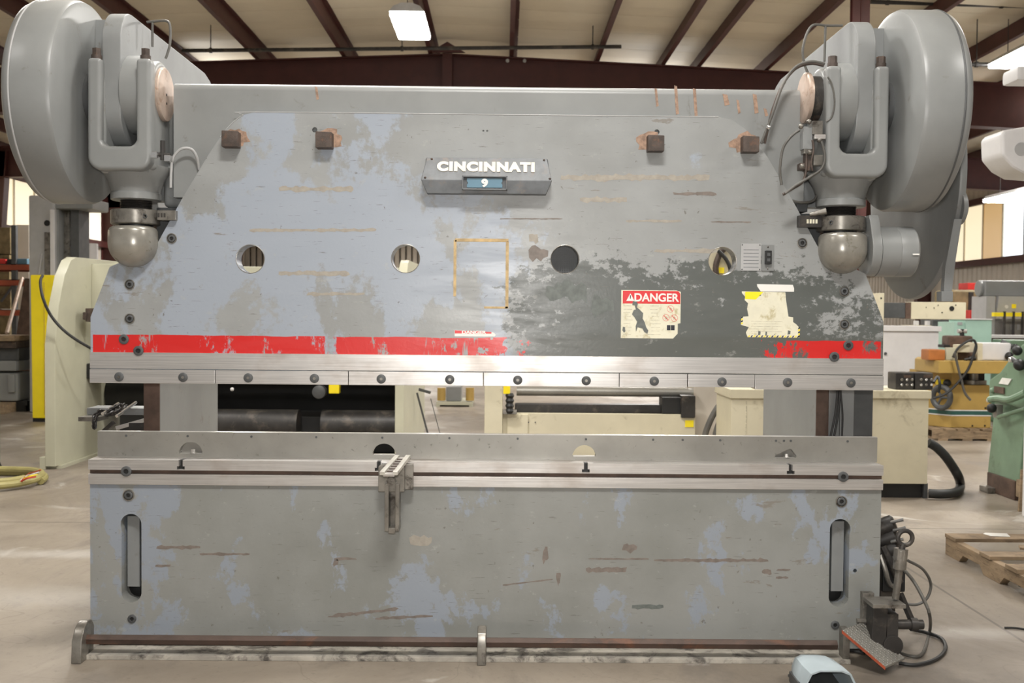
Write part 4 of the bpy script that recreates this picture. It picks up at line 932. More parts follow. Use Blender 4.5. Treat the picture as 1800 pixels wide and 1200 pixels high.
# storage rack with crates at the far left
RK = thing('storage_rack', 'orange beamed storage rack by the wall, crowded with scrap', 'rack', (-8.5, 14, 0))
ry = 13.5
for px in (-70, 24):
    x = X(px, 500, ry)
    for dy in (0, .9): MB().box(x-.04, x+.04, ry+dy, ry+dy+.08, 0, 3.0).build('upright', 'dgray', RK)
x0, x1 = X(-80, 500, ry), X(56, 500, ry)
for py in (470, 497, 550):
    z = Z(20, py, ry); 
    for dy in (0, .9): MB().box(x0, x1, ry-.03+dy, ry+.03+dy, z-.045, z+.045).build('rack_beam', 'orange', RK, bevel=.006)
    MB().box(x0, x1, ry, ry+.9, z+.045, z+.06).build('rack_shelf', 'darkbrown', RK)
beam('cross_brace', P(2, 530, ry+.1), P(22, 503, ry+.1), .04, .03, 'dgray', RK)
zs = Z(20, 470, ry)+.06
for k, (pa, pb, h, m_, lb) in enumerate(((0, 12, .06, 'red', 'red bundle lying at the end of the rack shelf'), (14, 30, .06, 'black', 'black bundle on the rack shelf between the red and the blue one'), (32, 50, .07, 'bluetag', 'blue bundle on the rack shelf nearest the gray column'))):
    t = MB().box(X(pa, 465, ry+.1), X(pb, 465, ry+.1), ry+.05, ry+.5, zs, zs+h+.03).build('bundle', m_, bevel=.02); tag(t, lb, 'bundle')
t = thing('crate_stack', 'tall stack of brown boxes on the wall behind the rack', 'boxes', (-9.3, 15, 0))
xa, xb = X(-60, 430, 15), X(18, 430, 15); zb, ztp = 0, Z(10, 398, 15)
for k in range(6):
    MB().box(xa+.02*(k % 2), xb-.02*((k+1) % 2), 15, 16, zb+(ztp-zb)*k/6, zb+(ztp-zb)*(k+1)/6-.015).build('box', 'brown', t, bevel=.01)
t = thing('board_stack', 'pale stack of boards standing right beside the brown boxes', 'boards', (-8.6, 15.5, 0))
for k in range(3):
    MB().box(X(28, 430, 15.2), X(51, 430, 15.2), 15.2, 16, Z(40, 470, 15.2)*k/3 if k == 0 else Z(40, 470, 15.2)*0+k*1.05, (k+1)*1.05-.01).build('board', 'wall', t, bevel=.01)
# gray steel plates leaning in the rack, with a rod
t = thing('dark_plate', 'dark steel plate leaning on the front of the rack', 'plate', (-7.7, 12.8, 0))
MB().hexa([(X(15, 600, 12.6), 12.5, 0), (X(54, 600, 12.6), 12.5, 0), (X(54, 600, 12.6), 12.54, 0), (X(15, 600, 12.6), 12.54, 0), (X(15, 600, 12.6), 13.2, Z(30, 489, 13.2)), (X(54, 600, 12.6), 13.2, Z(30, 489, 13.2)), (X(54, 600, 12.6), 13.24, Z(30, 489, 13.2)), (X(15, 600, 12.6), 13.24, Z(30, 489, 13.2))]).build('sheet', 'darkbrown', t)
t = MB().cyl(P(12, 585, 12.2), P(39, 488, 12.9), .03, seg=10).build('steel_rod', 'pin'); tag(t, 'long rusty rod leaning against the dark steel plate', 'rod')
# gray machine with a brown timber top, below the rack
LM = thing('gray_lathe', 'low gray machine with brown timber bars on top, left of the yellow guard', 'machine', (-7.6, 11.3, 0))
ly = 11.0; x0, x1 = X(-70, 680, ly), X(28, 680, ly)
MB().box(x0, x1, ly, ly+1.0, Z(20, 652, ly), Z(20, 634, ly)).build('bed_top', 'gray2', LM, bevel=.02)
MB().box(x0, x1, ly+.1, ly+.9, Z(20, 634, ly), Z(20, 612, ly)).build('slide', 'dgray', LM, bevel=.02)
MB().box(x0, x1, ly, ly+.9, Z(20, 612, ly), Z(20, 600, ly)).build('timber_bar', 'rust', LM, bevel=.01)
MB().box(x0, x1, ly-.05, ly+.7, Z(20, 600, ly)+.005, Z(20, 590, ly)).build('timber_bar', 'wood', LM, bevel=.01)
MB().box(X(-40, 680, ly), X(30, 680, ly), ly+.02, ly+.5, .16, Z(20, 655, ly)).build('base_casting', 'gray', LM, bevel=.05)
MB().box(X(14, 680, ly), X(27, 680, ly), ly-.03, ly+.1, Z(20, 690, ly), Z(20, 657, ly)).build('end_lug', 'gray', LM, bevel=.03)
MB().box(X(40, 705, ly), X(47, 705, ly), ly, ly+.03, Z(43, 712, ly), Z(43, 703, ly)).build('door_latch', 'black', LM)
MB().box(X(-30, 720, ly), X(40, 720, ly), ly+.1, ly+.7, 0, .16).build('plinth', 'black', LM)
MB().box(X(-60, 720, ly-.2), X(12, 720, ly-.2), ly-.3, ly+.9, 0, .15).build('sleeper', 'wood', LM, bevel=.01)

# hose coil on the floor at the left edge
HC = thing('hose_coil', 'coil of olive hose with loose coloured wires lying on the floor', 'hose', (-4.55, 4.6, 0))
cx, cy = gp(-52, 853).x, gp(20, 852).y
b = MB()
pts = []
for k in range(40):
    a = 2*PI*k/20; r = .60-.05*(k/40); pts.append((cx+r*math.cos(a), cy+.62*r*math.sin(a)*1.4, .035+.055*(k/40)+.008*math.sin(3*a)))
b.tube(pts, .032, 10, 3).build('hose', 'hosegreen', HC)
for k, m_ in enumerate(('red', 'yellow', 'white', 'orange')):
    p0 = gp(22+3*k, 861); MB().tube([(p0.x, p0.y, .05), (p0.x+.06, p0.y+.03+.02*k, .07+.02*k), (p0.x+.12, p0.y+.02*k, .10+.015*k), (p0.x+.18, p0.y+.05, .11+.02*k)], .007, 6).build('loose_wire', m_, HC)
b = MB(); b.tube([(cx-.2, cy-.1, .02), (cx+.1, cy+.1, .03), (cx+.3, cy+.02, .03), (cx+.45, cy-.12, .05)], .018, 8); b.build('inner_hose', 'cable', HC)
gpst = thing('green_post', 'thin green machine foot at the frame edge behind the hose coil', 'post', (-4.9, 5.6, 0))
p0 = gp(-8, 822); MB().box(p0.x-.12, X(-6, 800, p0.y), p0.y, p0.y+.08, .05, .7).build('leg', 'green', gpst, bevel=.01); MB().lathe([(.07, 0), (.05, .05)], (X(-8, 800, p0.y)-.03, p0.y+.04, 0), (0, 0, 1), 16).build('foot', 'black', gpst)

# cream roll machine seen through the opening, right of centre
RM = thing('roll_machine', 'cream roll forming machine with a long roller and black bar, seen through the press opening', 'machine', (1.0, 4.8, 0))
ry = 4.5
pbox(853, 885, ry, .6, 0, 1.2, 'end_frame', 'cream', RM, .008)
pbox(1222, 1290, ry+.35, .5, 0, 1.2, 'end_frame', 'wall', RM, .008)
za, zb = Z(1000, 768, ry)-.3, Z(1000, 728, ry)
pbox(885, 1225, ry+.08, .06, .05, zb, 'front_apron', 'cream', RM, .006)
pbox(893, 930, ry+.06, .03, .05, zb-.01, 'apron_rib', 'cream', RM, .006)
MB().box(X(905, 720, ry+.2), X(1190, 720, ry+.2), ry+.2, ry+.32, zb-.01, Z(1000, 710, ry+.2)).build('lower_bar', 'blackiron', RM, bevel=.012)
zr = Z(1000, 688, ry+.3); MB().cyl((X(908, 690, ry+.3), ry+.3, zr), (X(1218, 690, ry+.3), ry+.3, zr), .042, seg=24).build('roller', 'dierail', RM)
for k in range(4):
    z = Z(895, 722-9*k, ry+.02); MB().lathe([(.03, -.022), (.04, 0), (.03, .022)], (X(896, 700, ry+.02), ry+.02, z), (0, 0, 1), 14).build('bellows_fold', 'black', RM)
pbox(885, 910, ry, .1, Z(890, 728, ry)-.0, Z(890, 721, ry), 'bellows_foot', 'dirty', RM, .004)
pbox(886, 898, ry-.01, .06, Z(890, 692, ry), Z(890, 676, ry), 'yellow_tag', 'yellow', RM, .004)
pbox(1166, 1200, ry+.1, .2, Z(1180, 727, ry+.1), Z(1180, 698, ry+.1), 'bearing_block', 'black', RM, .01)
pbox(1200, 1225, ry+.05, .2, zb-.03, Z(1180, 695, ry+.05), 'bearing_block', 'blackiron', RM, .01)
pbox(1207, 1222, ry+.072, .006, Z(1214, 752, ry), Z(1214, 740, ry), 'caution_label', 'yellow', RM, 0)
for px in (929, 941): q = P(px, 742, ry+.075); MB().lathe([(.006, 0), (.006, -.004)], q, (0, 1, 0), 8).build('screw', 'dgray', RM)
MB().box(X(885, 600, ry+.2), X(1225, 600, ry+.2), ry+.4, ry+.6, 1.2, 1.45).build('top_beam', 'cream', RM, bevel=.01)
for pts, r, nm in (([(1300, 640), (1284, 690), (1262, 715), (1246, 745), (1238, 775)], .028, 'thick gray hose rising from the roll machine past the clamp pieces'), ([(1296, 700), (1276, 722), (1262, 748), (1256, 778)], .026, 'shorter gray hose bent behind the cream cabinet edge')):
    t = MB().tube([P(x, y, 4.42) for x, y in pts]+[P(pts[-1][0], pts[-1][1]+60, 4.42)], r, 10).build('gray_hose', 'cable', RM)
pbox(1238, 1300, ry+.9, .5, 1.2, 2.3, 'gear_box', 'cream', RM, .02)
MB().tube([P(x, y, ry+.85) for x, y in ((1262, 500), (1258, 470), (1266, 445), (1280, 430), (1290, 410))], .03, 10).build('brown_hose', 'rust', RM)
MB().tube([P(x, y, ry+.8) for x, y in ((1282, 500), (1284, 475), (1276, 455), (1262, 440))], .02, 10).build('black_hose', 'rubber', RM)
pbox(1256, 1272, ry+.86, .04, Z(1264, 480, ry+.86), Z(1264, 470, ry+.86), 'yellow_plate', 'yellow', RM, 0)
# low trolley far behind, between the two cream machines
FT = thing('far_trolley', 'small yellow and gray trolley on the far floor between the two cream machines', 'trolley', (-.9, 14, 0))
ty = 12.5
pbox(768, 832, ty, .8, Z(800, 712, ty), Z(800, 706, ty), 'deck', 'creamgreen', FT); pbox(785, 812, ty+.1, .5, Z(800, 706, ty), Z(800, 680, ty), 'gray_box', 'gray', FT, .02)
for px in (776, 826): q = P(px, 694, ty+.1); MB().cyl((q.x, q.y, q.z-.09), (q.x, q.y, q.z+.12), .07, seg=16).build('canister', 'mustard', FT); 
for px in (770, 828):
    x = X(px, 700, ty); MB().box(x-.03, x+.03, ty, ty+.06, 0, Z(800, 711, ty)).build('leg', 'creamgreen', FT); MB().box(x-.03, x+.03, ty+.74, ty+.8, 0, Z(800, 711, ty)).build('leg', 'creamgreen', FT)

# ---- right side: cabinets
C2 = thing('narrow_cabinet', 'narrow cream cabinet with a lid seen left of the rear leg of the press', 'cabinet', (1.9, 4, 0))
cy = 3.7
pbox(1288, 1345, cy, .6, .03, Z(1310, 700, cy), 'body', 'cream', C2); pbox(1286, 1348, cy-.02, .64, Z(1310, 700, cy), Z(1310, 684, cy), 'lid', 'cream', C2); pbox(1290, 1343, cy+.05, .5, 0, .03, 'plinth', 'black', C2)
MB().box(X(1311, 720, cy), X(1312, 720, cy)+.002, cy-.003, cy, .1, Z(1310, 705, cy)).build('door_seam', 'print', C2)
C1 = thing('control_cabinet', 'cream control cabinet with a chipped lid on a black base, right of the press', 'cabinet', (3.6, 4.3, 0))
cy = 4.15; zl = Z(1590, 700, cy); zt = Z(1590, 686, cy)
pbox(1534, 1636, cy, .55, .13, zl, 'body', 'cream', C1); pbox(1532, 1641, cy-.03, .62, zl, zt, 'lid', 'cream', C1, .008)
pbox(1550, 1626, cy+.06, .45, 0, .13, 'base', 'black', C1); 
q = P(1560, 620, cy); MB().box(X(1626, 880, cy), X(1633, 880, cy), cy+.03, cy+.09, 0, .13).build('foot', 'dgray', C1)
PD = thing('control_pendant', 'dark pendant box with rows of buttons lying on the cream control cabinet', 'control box', (3.7, 4.3, zt))
for pa, pb in ((1577, 1609), (1611, 1643)):
    h = pbox(pa, pb, cy+.08, .2, zt, Z(1600, 655, cy+.08), 'panel_box', 'blackiron', PD, .012)
    for r in range(2):
        for k in range(3):
            q = P(pa+8+k*9, 667+r*9, cy+.078); b = MB(); b.lathe([(.012, 0), (.012, -.008), (.008, -.012)], q, (0, 1, 0), 10); b.build('push_button', 'chrome' if (r+k) % 2 else 'dirty', PD)
    q = P((pa+pb)/2+2, 661, cy+.078); MB().box(q.x-.03, q.x+.03, q.y-.004, q.y+.002, q.z-.012, q.z+.008).build('display', 'darkbrown', PD)
MB().tube([P(1641, 672, cy+.2), P(1648, 662, cy+.25), P(1652, 674, cy+.2), P(1650, 690, cy+.2)], .012, 8).build('pendant_cable', 'rubber', PD)
t = MB().tube([P(1632, 778, 4.3), P(1646, 786, 4.3), P(1662, 802, 4.3), P(1676, 822, 4.33), P(1685, 838, 4.36)]+[Vector((p.x, p.y, .05)) for p in floorpts([(1688, 853), (1686, 862), (1676, 868), (1655, 870), (1632, 869)], .04)], .040, 12).build('thick_hose', 'rubber'); tag(t, 'thick black hose looping from the cream control cabinet to the floor', 'hose')
WC = thing('white_cabinet', 'large plain white cabinet standing behind the cream control cabinet', 'cabinet', (4.0, 5.6, 0))
cy = 10.1; zw = Z(1600, 582, cy)
pbox(1500, 1651, cy, .7, .05, zw, 'body', 'white', WC); pbox(1500, 1656, cy-.03, .76, zw, Z(1600, 573, cy), 'lid', 'white', WC); pbox(1510, 1645, cy+.05, .6, 0, .05, 'plinth', 'dgray', WC)
q = P(1556, 621, cy); MB().lathe([(.02, 0), (.02, -.02)], q, (0, 1, 0), 12).build('latch', 'dgray', WC)
# horizontal cream arm on its post
CA = thing('jib_beam', 'horizontal cream steel arm with black spots, reaching out above the white cabinet', 'arm', (4.5, 7, 0))
ay = 6.9
z0, z1 = Z(1650, 561, ay), Z(1650, 531, ay)
pbox(1602, 1698, ay, .2, z0, z1, 'arm_tube', 'cream', CA, .006); pbox(1592, 1602, ay+.01, .18, z0+.004, z1-.004, 'brown_joint', 'darkbrown', CA, .004); pbox(1553, 1592, ay+.02, .16, z0+.01, z1-.01, 'arm_inner', 'dgray', CA, .006)
pbox(1545, 1554, ay-.02, .22, 0, Z(1550, 515, ay), 'post', 'cream', CA, .006)
MB().box(X(1535, 600, ay), X(1566, 600, ay), ay-.2, ay+.4, 0, .03).build('post_foot', 'cream', CA)
for px, py, r in ((1673, 542, .028), (1656, 549, .008), (1642, 541, .006), (1649, 536, .006), (1628, 540, .005), (1680, 536, .007)):
    q = P(px, py, ay-.001); MB().lathe([(r, .003), (r, -.003)], q, (0, 1, 0), 12).build('hole', 'black', CA)
q = P(1549, 524, ay-.02); MB().lathe([(.01, .003), (.01, -.003)], q, (0, 1, 0), 10).build('hole', 'black', CA)

# ---- yellow shaper on a pallet
YS = thing('yellow_shaper', 'mustard yellow machine with a wide flat table and dark green stripe, on a pallet', 'machine', (6, 8.7, .14))
sy = 8.5
zt0, zt1 = Z(1680, 656, sy-.2), Z(1680, 634, sy-.2)
tx0, tx1 = X(1608, 640, sy-.2), X(1778, 640, sy-.2)
MB().prism([(X(1608, 640, sy+.45), sy+.45), (X(1650, 640, sy-.2), sy-.2), (tx1, sy-.2), (tx1, sy+1.0), (X(1612, 640, sy+1.0), sy+1.0)], 'z', zt0, zt1).build('table', 'mustard', YS, bevel=.012)
bx0, bxm, bx1 = X(1640, 720, sy), X(1672, 720, sy), X(1742, 720, sy)
base = [(bx0-.05, sy+.35), (bxm, sy), (bx1, sy), (bx1, sy+.9), (bx0-.05, sy+.9)]
zb = .15; zs0, zs1 = Z(1690, 729, sy), Z(1690, 722, sy); zh = Z(1690, 668, sy)
MB().prism(base, 'z', zb, zt0-.16).build('body', 'mustard', YS, bevel=.01)
MB().prism([(bx0, sy+.45), (bxm+.02, sy+.05), (bxm+.12, sy+.05), (bxm+.12, sy+.8), (bx0, sy+.8)], 'z', zt0-.17, zt0).build('neck', 'mustard', YS)
MB().box(bxm+.12, bx1, sy+.2, sy+.8, zt0-.16, zt0).build('spindle_bay', 'black', YS)
MB().lathe([(.16, 0), (.16, .05), (.06, .05), (.06, .15)], ((bxm+bx1)/2+.1, sy+.18, zt0-.155), (0, 0, 1), 20).build('spindle', 'dirty', YS)
e_ = .004
for za, zb_, m_ in ((zs0, zs1, 'stripe'), (zs1, zs1+.014, 'white'), (zs0-.014, zs0, 'white')):
    k = [(bx0-.05-e_, sy+.35-e_), (bxm-e_*.5, sy-e_), (bx1+e_, sy-e_), (bx1+e_, sy+.3), (bx0-.05-e_, sy+.4)]
    MB().prism(k, 'z', za, zb_).build('stripe', m_, YS)
q = P(1655, 698, sy-.02)
MB().tube([(q.x+.07*math.cos(a), q.y-.10*math.cos(a), q.z+.135*math.sin(a)) for a in [2*PI*k/24 for k in range(24)]], .036, 10, 1, True).build('handwheel', 'dgray', YS)
for a in (0, 2.1, 4.2): MB().cyl(q, (q.x+.07*math.cos(a), q.y-.10*math.cos(a), q.z+.135*math.sin(a)), .015, seg=8).build('wheel_spoke', 'dgray', YS)
MB().cyl(q, (q.x+.12, q.y+.25, q.z), .025, seg=10).build('wheel_shaft', 'dgray', YS)
q = P(1665, 673, sy-.02); MB().sphere(q, .05, 12).build('crank_knob', 'black', YS); MB().cyl(q, (q.x+.02, q.y+.3, q.z-.02), .012, seg=8).build('knob_stem', 'dgray', YS)
q = P(1655, 672, sy+.1); MB().box(q.x-.04, q.x+.04, q.y, q.y+.1, q.z-.06, q.z+.04).build('yellow_tag', 'yellow', YS, bevel=.006)
for px, py in ((1709, 748), (1731, 748), (1732, 717)): MB().lathe([(.012, 0), (.012, -.006)], P(px, py, sy), (0, 1, 0), 8).build('screw', 'black', YS)
# things standing on the table
def on_table(name, lab, cat, px0, px1, py, h_px, m_, Y=8.4, d=.25, bev=.02):
    z = zt1; t = MB().box(X(px0, py, Y), X(px1, py, Y), Y, Y+d, z, z+h_px*(Y+4.86)/FPX).build(name, m_, bevel=bev); return tag(t, lab, cat)
on_table('orange_box', 'orange brown leather like box at the near end of the yellow table', 'box', 1632, 1662, 625, 19, 'leather')
PF = thing('power_feeder', 'pale power feeder body with dark clamps lying on the yellow table', 'feeder', (6.3, 8.7, zt1))
MB().box(X(1724, 620, 8.5), X(1778, 620, 8.5), 8.5, 8.8, zt1, zt1+31*13.4/FPX).build('motor_body', 'white', PF, bevel=.03)
MB().box(X(1716, 620, 8.52), X(1725, 620, 8.52), 8.48, 8.85, zt1, zt1+.22).build('end_plate', 'cream', PF, bevel=.01)
MB().box(X(1683, 617, 8.45), X(1705, 617, 8.45), 8.45, 8.6, zt1+.10, zt1+.20).build('junction_box', 'cream', PF, bevel=.015)
MB().box(X(1662, 617, 8.6), X(1716, 617, 8.6), 8.55, 8.8, zt1, zt1+.10).build('feeder_base', 'darkbrown', PF, bevel=.02)
MB().box(X(1663, 617, 8.5), X(1684, 617, 8.5), 8.5, 8.55, zt1, zt1+.16).build('guard_piece', 'creamgreen', PF, bevel=.01)
q = P(1714, 630, 8.45); MB().cyl((q.x-.08, q.y, q.z), (q.x, q.y, q.z), .03, seg=12).build('roller_end', 'black', PF)
for px, py, r in ((1774, 626, .055), (1784, 611, .05)):
    q = P(px, py, 8.45); MB().sphere(q, r, 12).build('clamp_knob', 'black', PF)
b = MB(); b.cyl(P(1760, 600, 8.6), P(1786, 612, 8.5), .03, seg=10); b.build('handle_arm', 'dgray', PF)
for pts, lab in (([(1716, 605), (1706, 640), (1690, 665), (1665, 690), (1640, 700)], 'long black cable sweeping down from the yellow table to the handwheel'), ([(1678, 620), (1684, 645), (1690, 668), (1696, 690), (1706, 703)], 'gray cable hanging free over the front of the yellow table')):
    t = MB().tube([P(x, y, 8.22) for x, y in pts], .016, 8).build('feeder_cable', 'rubber' if 'black' in lab else 'cable', PF)
t = MB().tube([P(x, y, 8.4) for x, y in ((1675, 628), (1684, 612), (1700, 600), (1712, 598), (1716, 612), (1708, 628), (1695, 632))], .016, 8).build('cable_loop', 'rubber', PF)
# its pallet
def pallet(name, lab, x0, x1, y0, y1, h, n_top, z0=0, along='x', gaps=()):
    t = thing(name, lab, 'pallet', ((x0+x1)/2, (y0+y1)/2, z0)); th = h*.17
    for k in range(3):
        y = y0+(y1-y0-.05)*k/2
        if along == 'x':
            pr = [(x0, z0+th), (x1, z0+th), (x1, z0+h-th), (x0, z0+h-th)]
            MB().prism(pr, 'y', y, y+.05).build('stringer', 'wood', t)
        else:
            x = x0+(x1-x0-.05)*k/2
            L = y1-y0; yy = lambda u: y0+L*u
            pr = [(yy(0), z0), (yy(.16), z0), (yy(.2), z0+h*.35), (yy(.38), z0+h*.35), (yy(.42), z0), (yy(.58), z0), (yy(.62), z0+h*.35), (yy(.8), z0+h*.35), (yy(.84), z0), (yy(1), z0), (yy(1), z0+h-th), (yy(0), z0+h-th)]
            MB().prism(pr, 'x', x, x+.05).build('stringer', 'wood', t, bevel=.004)
    rr = random.Random(len(lab))
    for k in range(n_top):
        if k in gaps: continue
        if along == 'x':
            wd = (x1-x0)/n_top; a = x0+wd*k; MB().box(a, a+wd*.8, y0+rr.uniform(-.01, .01), y1, z0+h-th, z0+h).build('deck_board', 'wood', t, bevel=.003)
        else:
            wd = (y1-y0)/n_top; a = y0+wd*k; MB().box(x0+rr.uniform(-.012, .0), x1, a, a+wd*(.86 if k < n_top-1 else 1), z0+h-th, z0+h+rr.uniform(-.004, .002)).build('deck_board', 'wood', t, bevel=.003)
    if along == 'x':
        for k in range(3):
            wd = (x1-x0)/3; MB().box(x0+wd*k+wd*.2, x0+wd*k+wd*.6, y0, y1, z0, z0+th).build('bottom_board', 'wood', t)
    return t
pallet('wooden_pallet', 'wooden pallet under the mustard yellow machine', X(1632, 775, sy), X(1760, 775, sy), sy-.15, sy+1.0, .15, 6)
RP = pallet('wooden_pallet', 'broken wooden pallet with missing boards lying on the floor at the right edge', 3.02, 4.25, .75, 2.07, .14, 8, along='y', gaps=(1, 3, 5, 6))
MB().box(3.05, 4.2, 1.12, 1.14, .03, .115).build('cross_board', 'dgray', RP)
b = MB(); q = Vector((3.55, 1.55, .145)); b.hexa([q+Vector(v) for v in ((-.28, .02, 0), (.5, -.22, 0), (.5, -.15, 0), (-.25, .10, 0), (-.28, .02, .014), (.5, -.22, .014), (.5, -.15, .014), (-.25, .10, .014))]); b.build('loose_board', 'wood', RP)
t = MB().hexa([(3.28, 1.98, .142), (3.40, 1.96, .142), (3.42, 2.04, .142), (3.26, 2.05, .142), (3.29, 1.99, .150), (3.39, 1.97, .148), (3.41, 2.03, .15), (3.27, 2.04, .152)]).build('paper_scrap', 'paper'); tag(t, 'crumpled white paper scrap on the broken pallet', 'paper')
# dark scraps on the floor
q = gp(1783, 1105); t = MB().tube([(q.x-.05, q.y, .006), (q.x, q.y-.01, .008), (q.x+.06, q.y-.04, .006)], .006, 6).build('steel_scrap', 'black'); tag(t, 'tiny dark metal offcut on the bare floor right of the cables', 'scrap')

# ---- green machine at the right edge
GN = thing('green_lathe', 'green enamelled machine with levers at the right edge of the hall, on timber blocks', 'machine', (4.6, 4.4, 0))
def HX(px, py, xp):
    r = ray(px, py); return CAM + r*((xp-CAM.x)/r.x)
gx = 4.5
MB().hexa([(gx-.02, 4.04, .16), (gx+.7, 4.04, .16), (gx+.7, 4.64, .16), (gx-.02, 4.64, .16), (gx, 4.0, .88), (gx+.7, 4.0, .88), (gx+.7, 4.55, .88), (gx, 4.55, .88)]).build('pedestal', 'green', GN, bevel=.02)
MB().prism([(4.58, .84), (4.58, 1.01), (4.375, 1.09), (4.21, 1.21), (3.99, 1.35), (3.75, 1.37), (3.75, .85), (4.0, .80)], 'x', gx-.05, gx+.7).build('headstock', 'green', GN, bevel=.025)
MB().box(gx+.1, gx+.7, 3.80, 4.04, .2, .9).build('side_door', 'green', GN, bevel=.02)
def knob(px, py, xo, r, m_, nm): MB().sphere(HX(px, py, gx-.05-xo), r, 12).build(nm, m_, GN)
q = HX(1758, 684, gx-.05); MB().box(gx-.064, gx-.05, q.y-.09, q.y+.09, q.z-.035, q.z+.022).build('maker_plate', 'darkbrown', GN, bevel=.003)
q = HX(1765, 671, gx-.05); MB().hexa([(gx-.06, q.y+.08, q.z-.02), (gx-.05, q.y+.08, q.z-.02), (gx-.05, q.y-.09, q.z-.02), (gx-.06, q.y-.09, q.z-.02), (gx-.06, q.y+.02, q.z+.035), (gx-.05, q.y+.02, q.z+.035), (gx-.05, q.y-.15, q.z+.035), (gx-.06, q.y-.15, q.z+.035)]).build('chart_plate', 'paper', GN)
MB().tube([HX(1740, 702, gx-.16), HX(1755, 700, gx-.15), HX(1775, 702, gx-.15), HX(1803, 690, gx-.10)], .030, 10).build('feed_lever', 'green', GN)
knob(1738, 703, .12, .022, 'chrome', 'lever_ball'); knob(1743, 717, .08, .042, 'black', 'black_knob')
MB().cyl(HX(1743, 717, gx-.12), HX(1743, 717, gx), .018, seg=10).build('knob_stem', 'dirty', GN)
MB().tube([HX(1755, 733, gx-.1), HX(1770, 728, gx-.1), HX(1803, 718, gx-.07)], .018, 10).build('rod_lever', 'green', GN)
q = HX(1756, 722, gx-.06); MB().box(gx-.10, gx-.04, q.y-.04, q.y+.04, q.z-.06, q.z+.06).build('lever_hub', 'dierail', GN, bevel=.012)
knob(1778, 632, .05, .028, 'chrome', 'control_knob'); knob(1792, 641, .06, .05, 'black', 'control_knob'); knob(1788, 616, .06, .042, 'black', 'control_knob'); knob(1745, 686, .01, .028, 'green', 'control_knob')
MB().cyl(HX(1778, 630, gx-.1), HX(1800, 645, gx-.05), .022, seg=10).build('spindle_arm', 'dgray', GN)
MB().box(gx-.03, gx+.7, 4.1, 4.62, 0, .17).build('timber_block', 'darkbrown', GN, bevel=.01); MB().box(gx-.06, gx+.7, 3.74, 4.02, .05, .20).build('timber_block', 'wood', GN, bevel=.01); MB().box(gx-.02, gx+.7, 3.72, 4.0, 0, .05).build('timber_block', 'black', GN)
MB().box(gx-.10, gx+.05, 4.45, 4.62, 0, .05).build('foot_pad', 'dirty', GN, bevel=.01)
t = MB().prism([(X(1792, 850, 3.6), 0), (X(1850, 850, 3.6), 0), (X(1850, 850, 3.6), .36), (X(1796, 810, 3.6), .34)], 'y', 3.6, 3.62).build('plywood_piece', 'wood'); tag(t, 'piece of pale plywood leaning by the foot of the green machine', 'board')
# cream round housing reaching in at upper right
CH = thing('radial_machine', 'rounded cream machine head reaching into the frame below the roof at the right edge', 'machine', (6.2, 3.2, 0))
hy = 3.0; hx0, hx1 = X(1759, 260, hy), X(1880, 260, hy)
pr = [(hx0+.01, Z(1760, 272, hy)), (hx0, Z(1760, 235, hy)), (hx0+.03, Z(1760, 228, hy)), (hx1, Z(1850, 208, hy)), (hx1, Z(1850, 312, hy)), (hx0+.19, Z(1800, 306, hy)), (hx0+.09, Z(1780, 293, hy))]
MB().prism(pr, 'y', hy, hy+.35).build('head_casing', 'white', CH, bevel=.03, seg=3)
MB().box(hx1-.1, hx1+.3, hy+.1, hy+.4, 0, Z(1800, 100, hy)).build('column', 'white', CH, bevel=.02)
MB().box(X(1794, 120, hy), hx1, hy+.05, hy+.3, Z(1800, 138, hy), Z(1800, 112, hy)).build('upper_arm', 'white', CH, bevel=.03)
q = P(1795, 262, hy); MB().lathe([(.05, 0), (.05, -.004)], q, (0, 1, 0), 20).build('round_badge', 'lgray', CH)

# ---- far right background
MC = thing('mint_cabinet', 'pale mint green cabinet standing behind the yellow table', 'cabinet', (7.3, 11, 0))
my = 10.8
pbox(1698, 1744, my, .6, .02, Z(1720, 562, my), 'body', 'mint', MC); pbox(1678, 1698, my+.05, .6, .02, Z(1690, 566, my), 'side_box', 'mint', MC); pbox(1696, 1745, my-.02, .64, Z(1720, 562, my), Z(1720, 560, my), 'lid', 'white', MC, .002); pbox(1698, 1744, my, .6, 0, .02, 'plinth', 'black', MC)
pbox(1684, 1692, my+.04, .02, Z(1690, 571, my), Z(1690, 566, my), 'tag', 'lgray', MC, 0)
t = thing('dark_vise', 'dark vise with a bright handle standing between the white cabinet and the yellow table', 'vise', (6, 9.9, 0))
vy = 9.58
pbox(1669, 1712, vy, .25, Z(1690, 612, vy), Z(1690, 590, vy), 'vise_body', 'darkbrown', t, .03); pbox(1660, 1672, vy, .2, Z(1690, 611, vy), Z(1690, 606, vy), 'jaw', 'black', t, .01); pbox(1675, 1708, vy+.05, .2, 0, Z(1690, 612, vy), 'pedestal', 'dgray', t)
q = P(1691, 582, vy+.1); MB().cyl((q.x-.06, q.y, q.z), (q.x+.06, q.y, q.z), .03, seg=12).build('handle', 'bright', t); MB().cyl((q.x, q.y, q.z-.06), (q.x, q.y, q.z+.03), .03, seg=12).build('screw', 'black', t)
t = thing('white_bench', 'long white topped bench far behind the green machine', 'bench', (8.5, 12.5, 0))
wy = 12.0
pbox(1730, 1830, wy, .45, Z(1760, 594, wy), Z(1760, 589, wy), 'bench_top', 'white', t, .004); pbox(1760, 1830, wy+.1, .4, Z(1760, 604, wy), Z(1760, 594, wy), 'apron', 'darkbrown', t)
for px in (1762, 1826): pbox(px, px+8, wy+.1, .1, 0, Z(1760, 600, wy), 'leg', 'dgray', t)
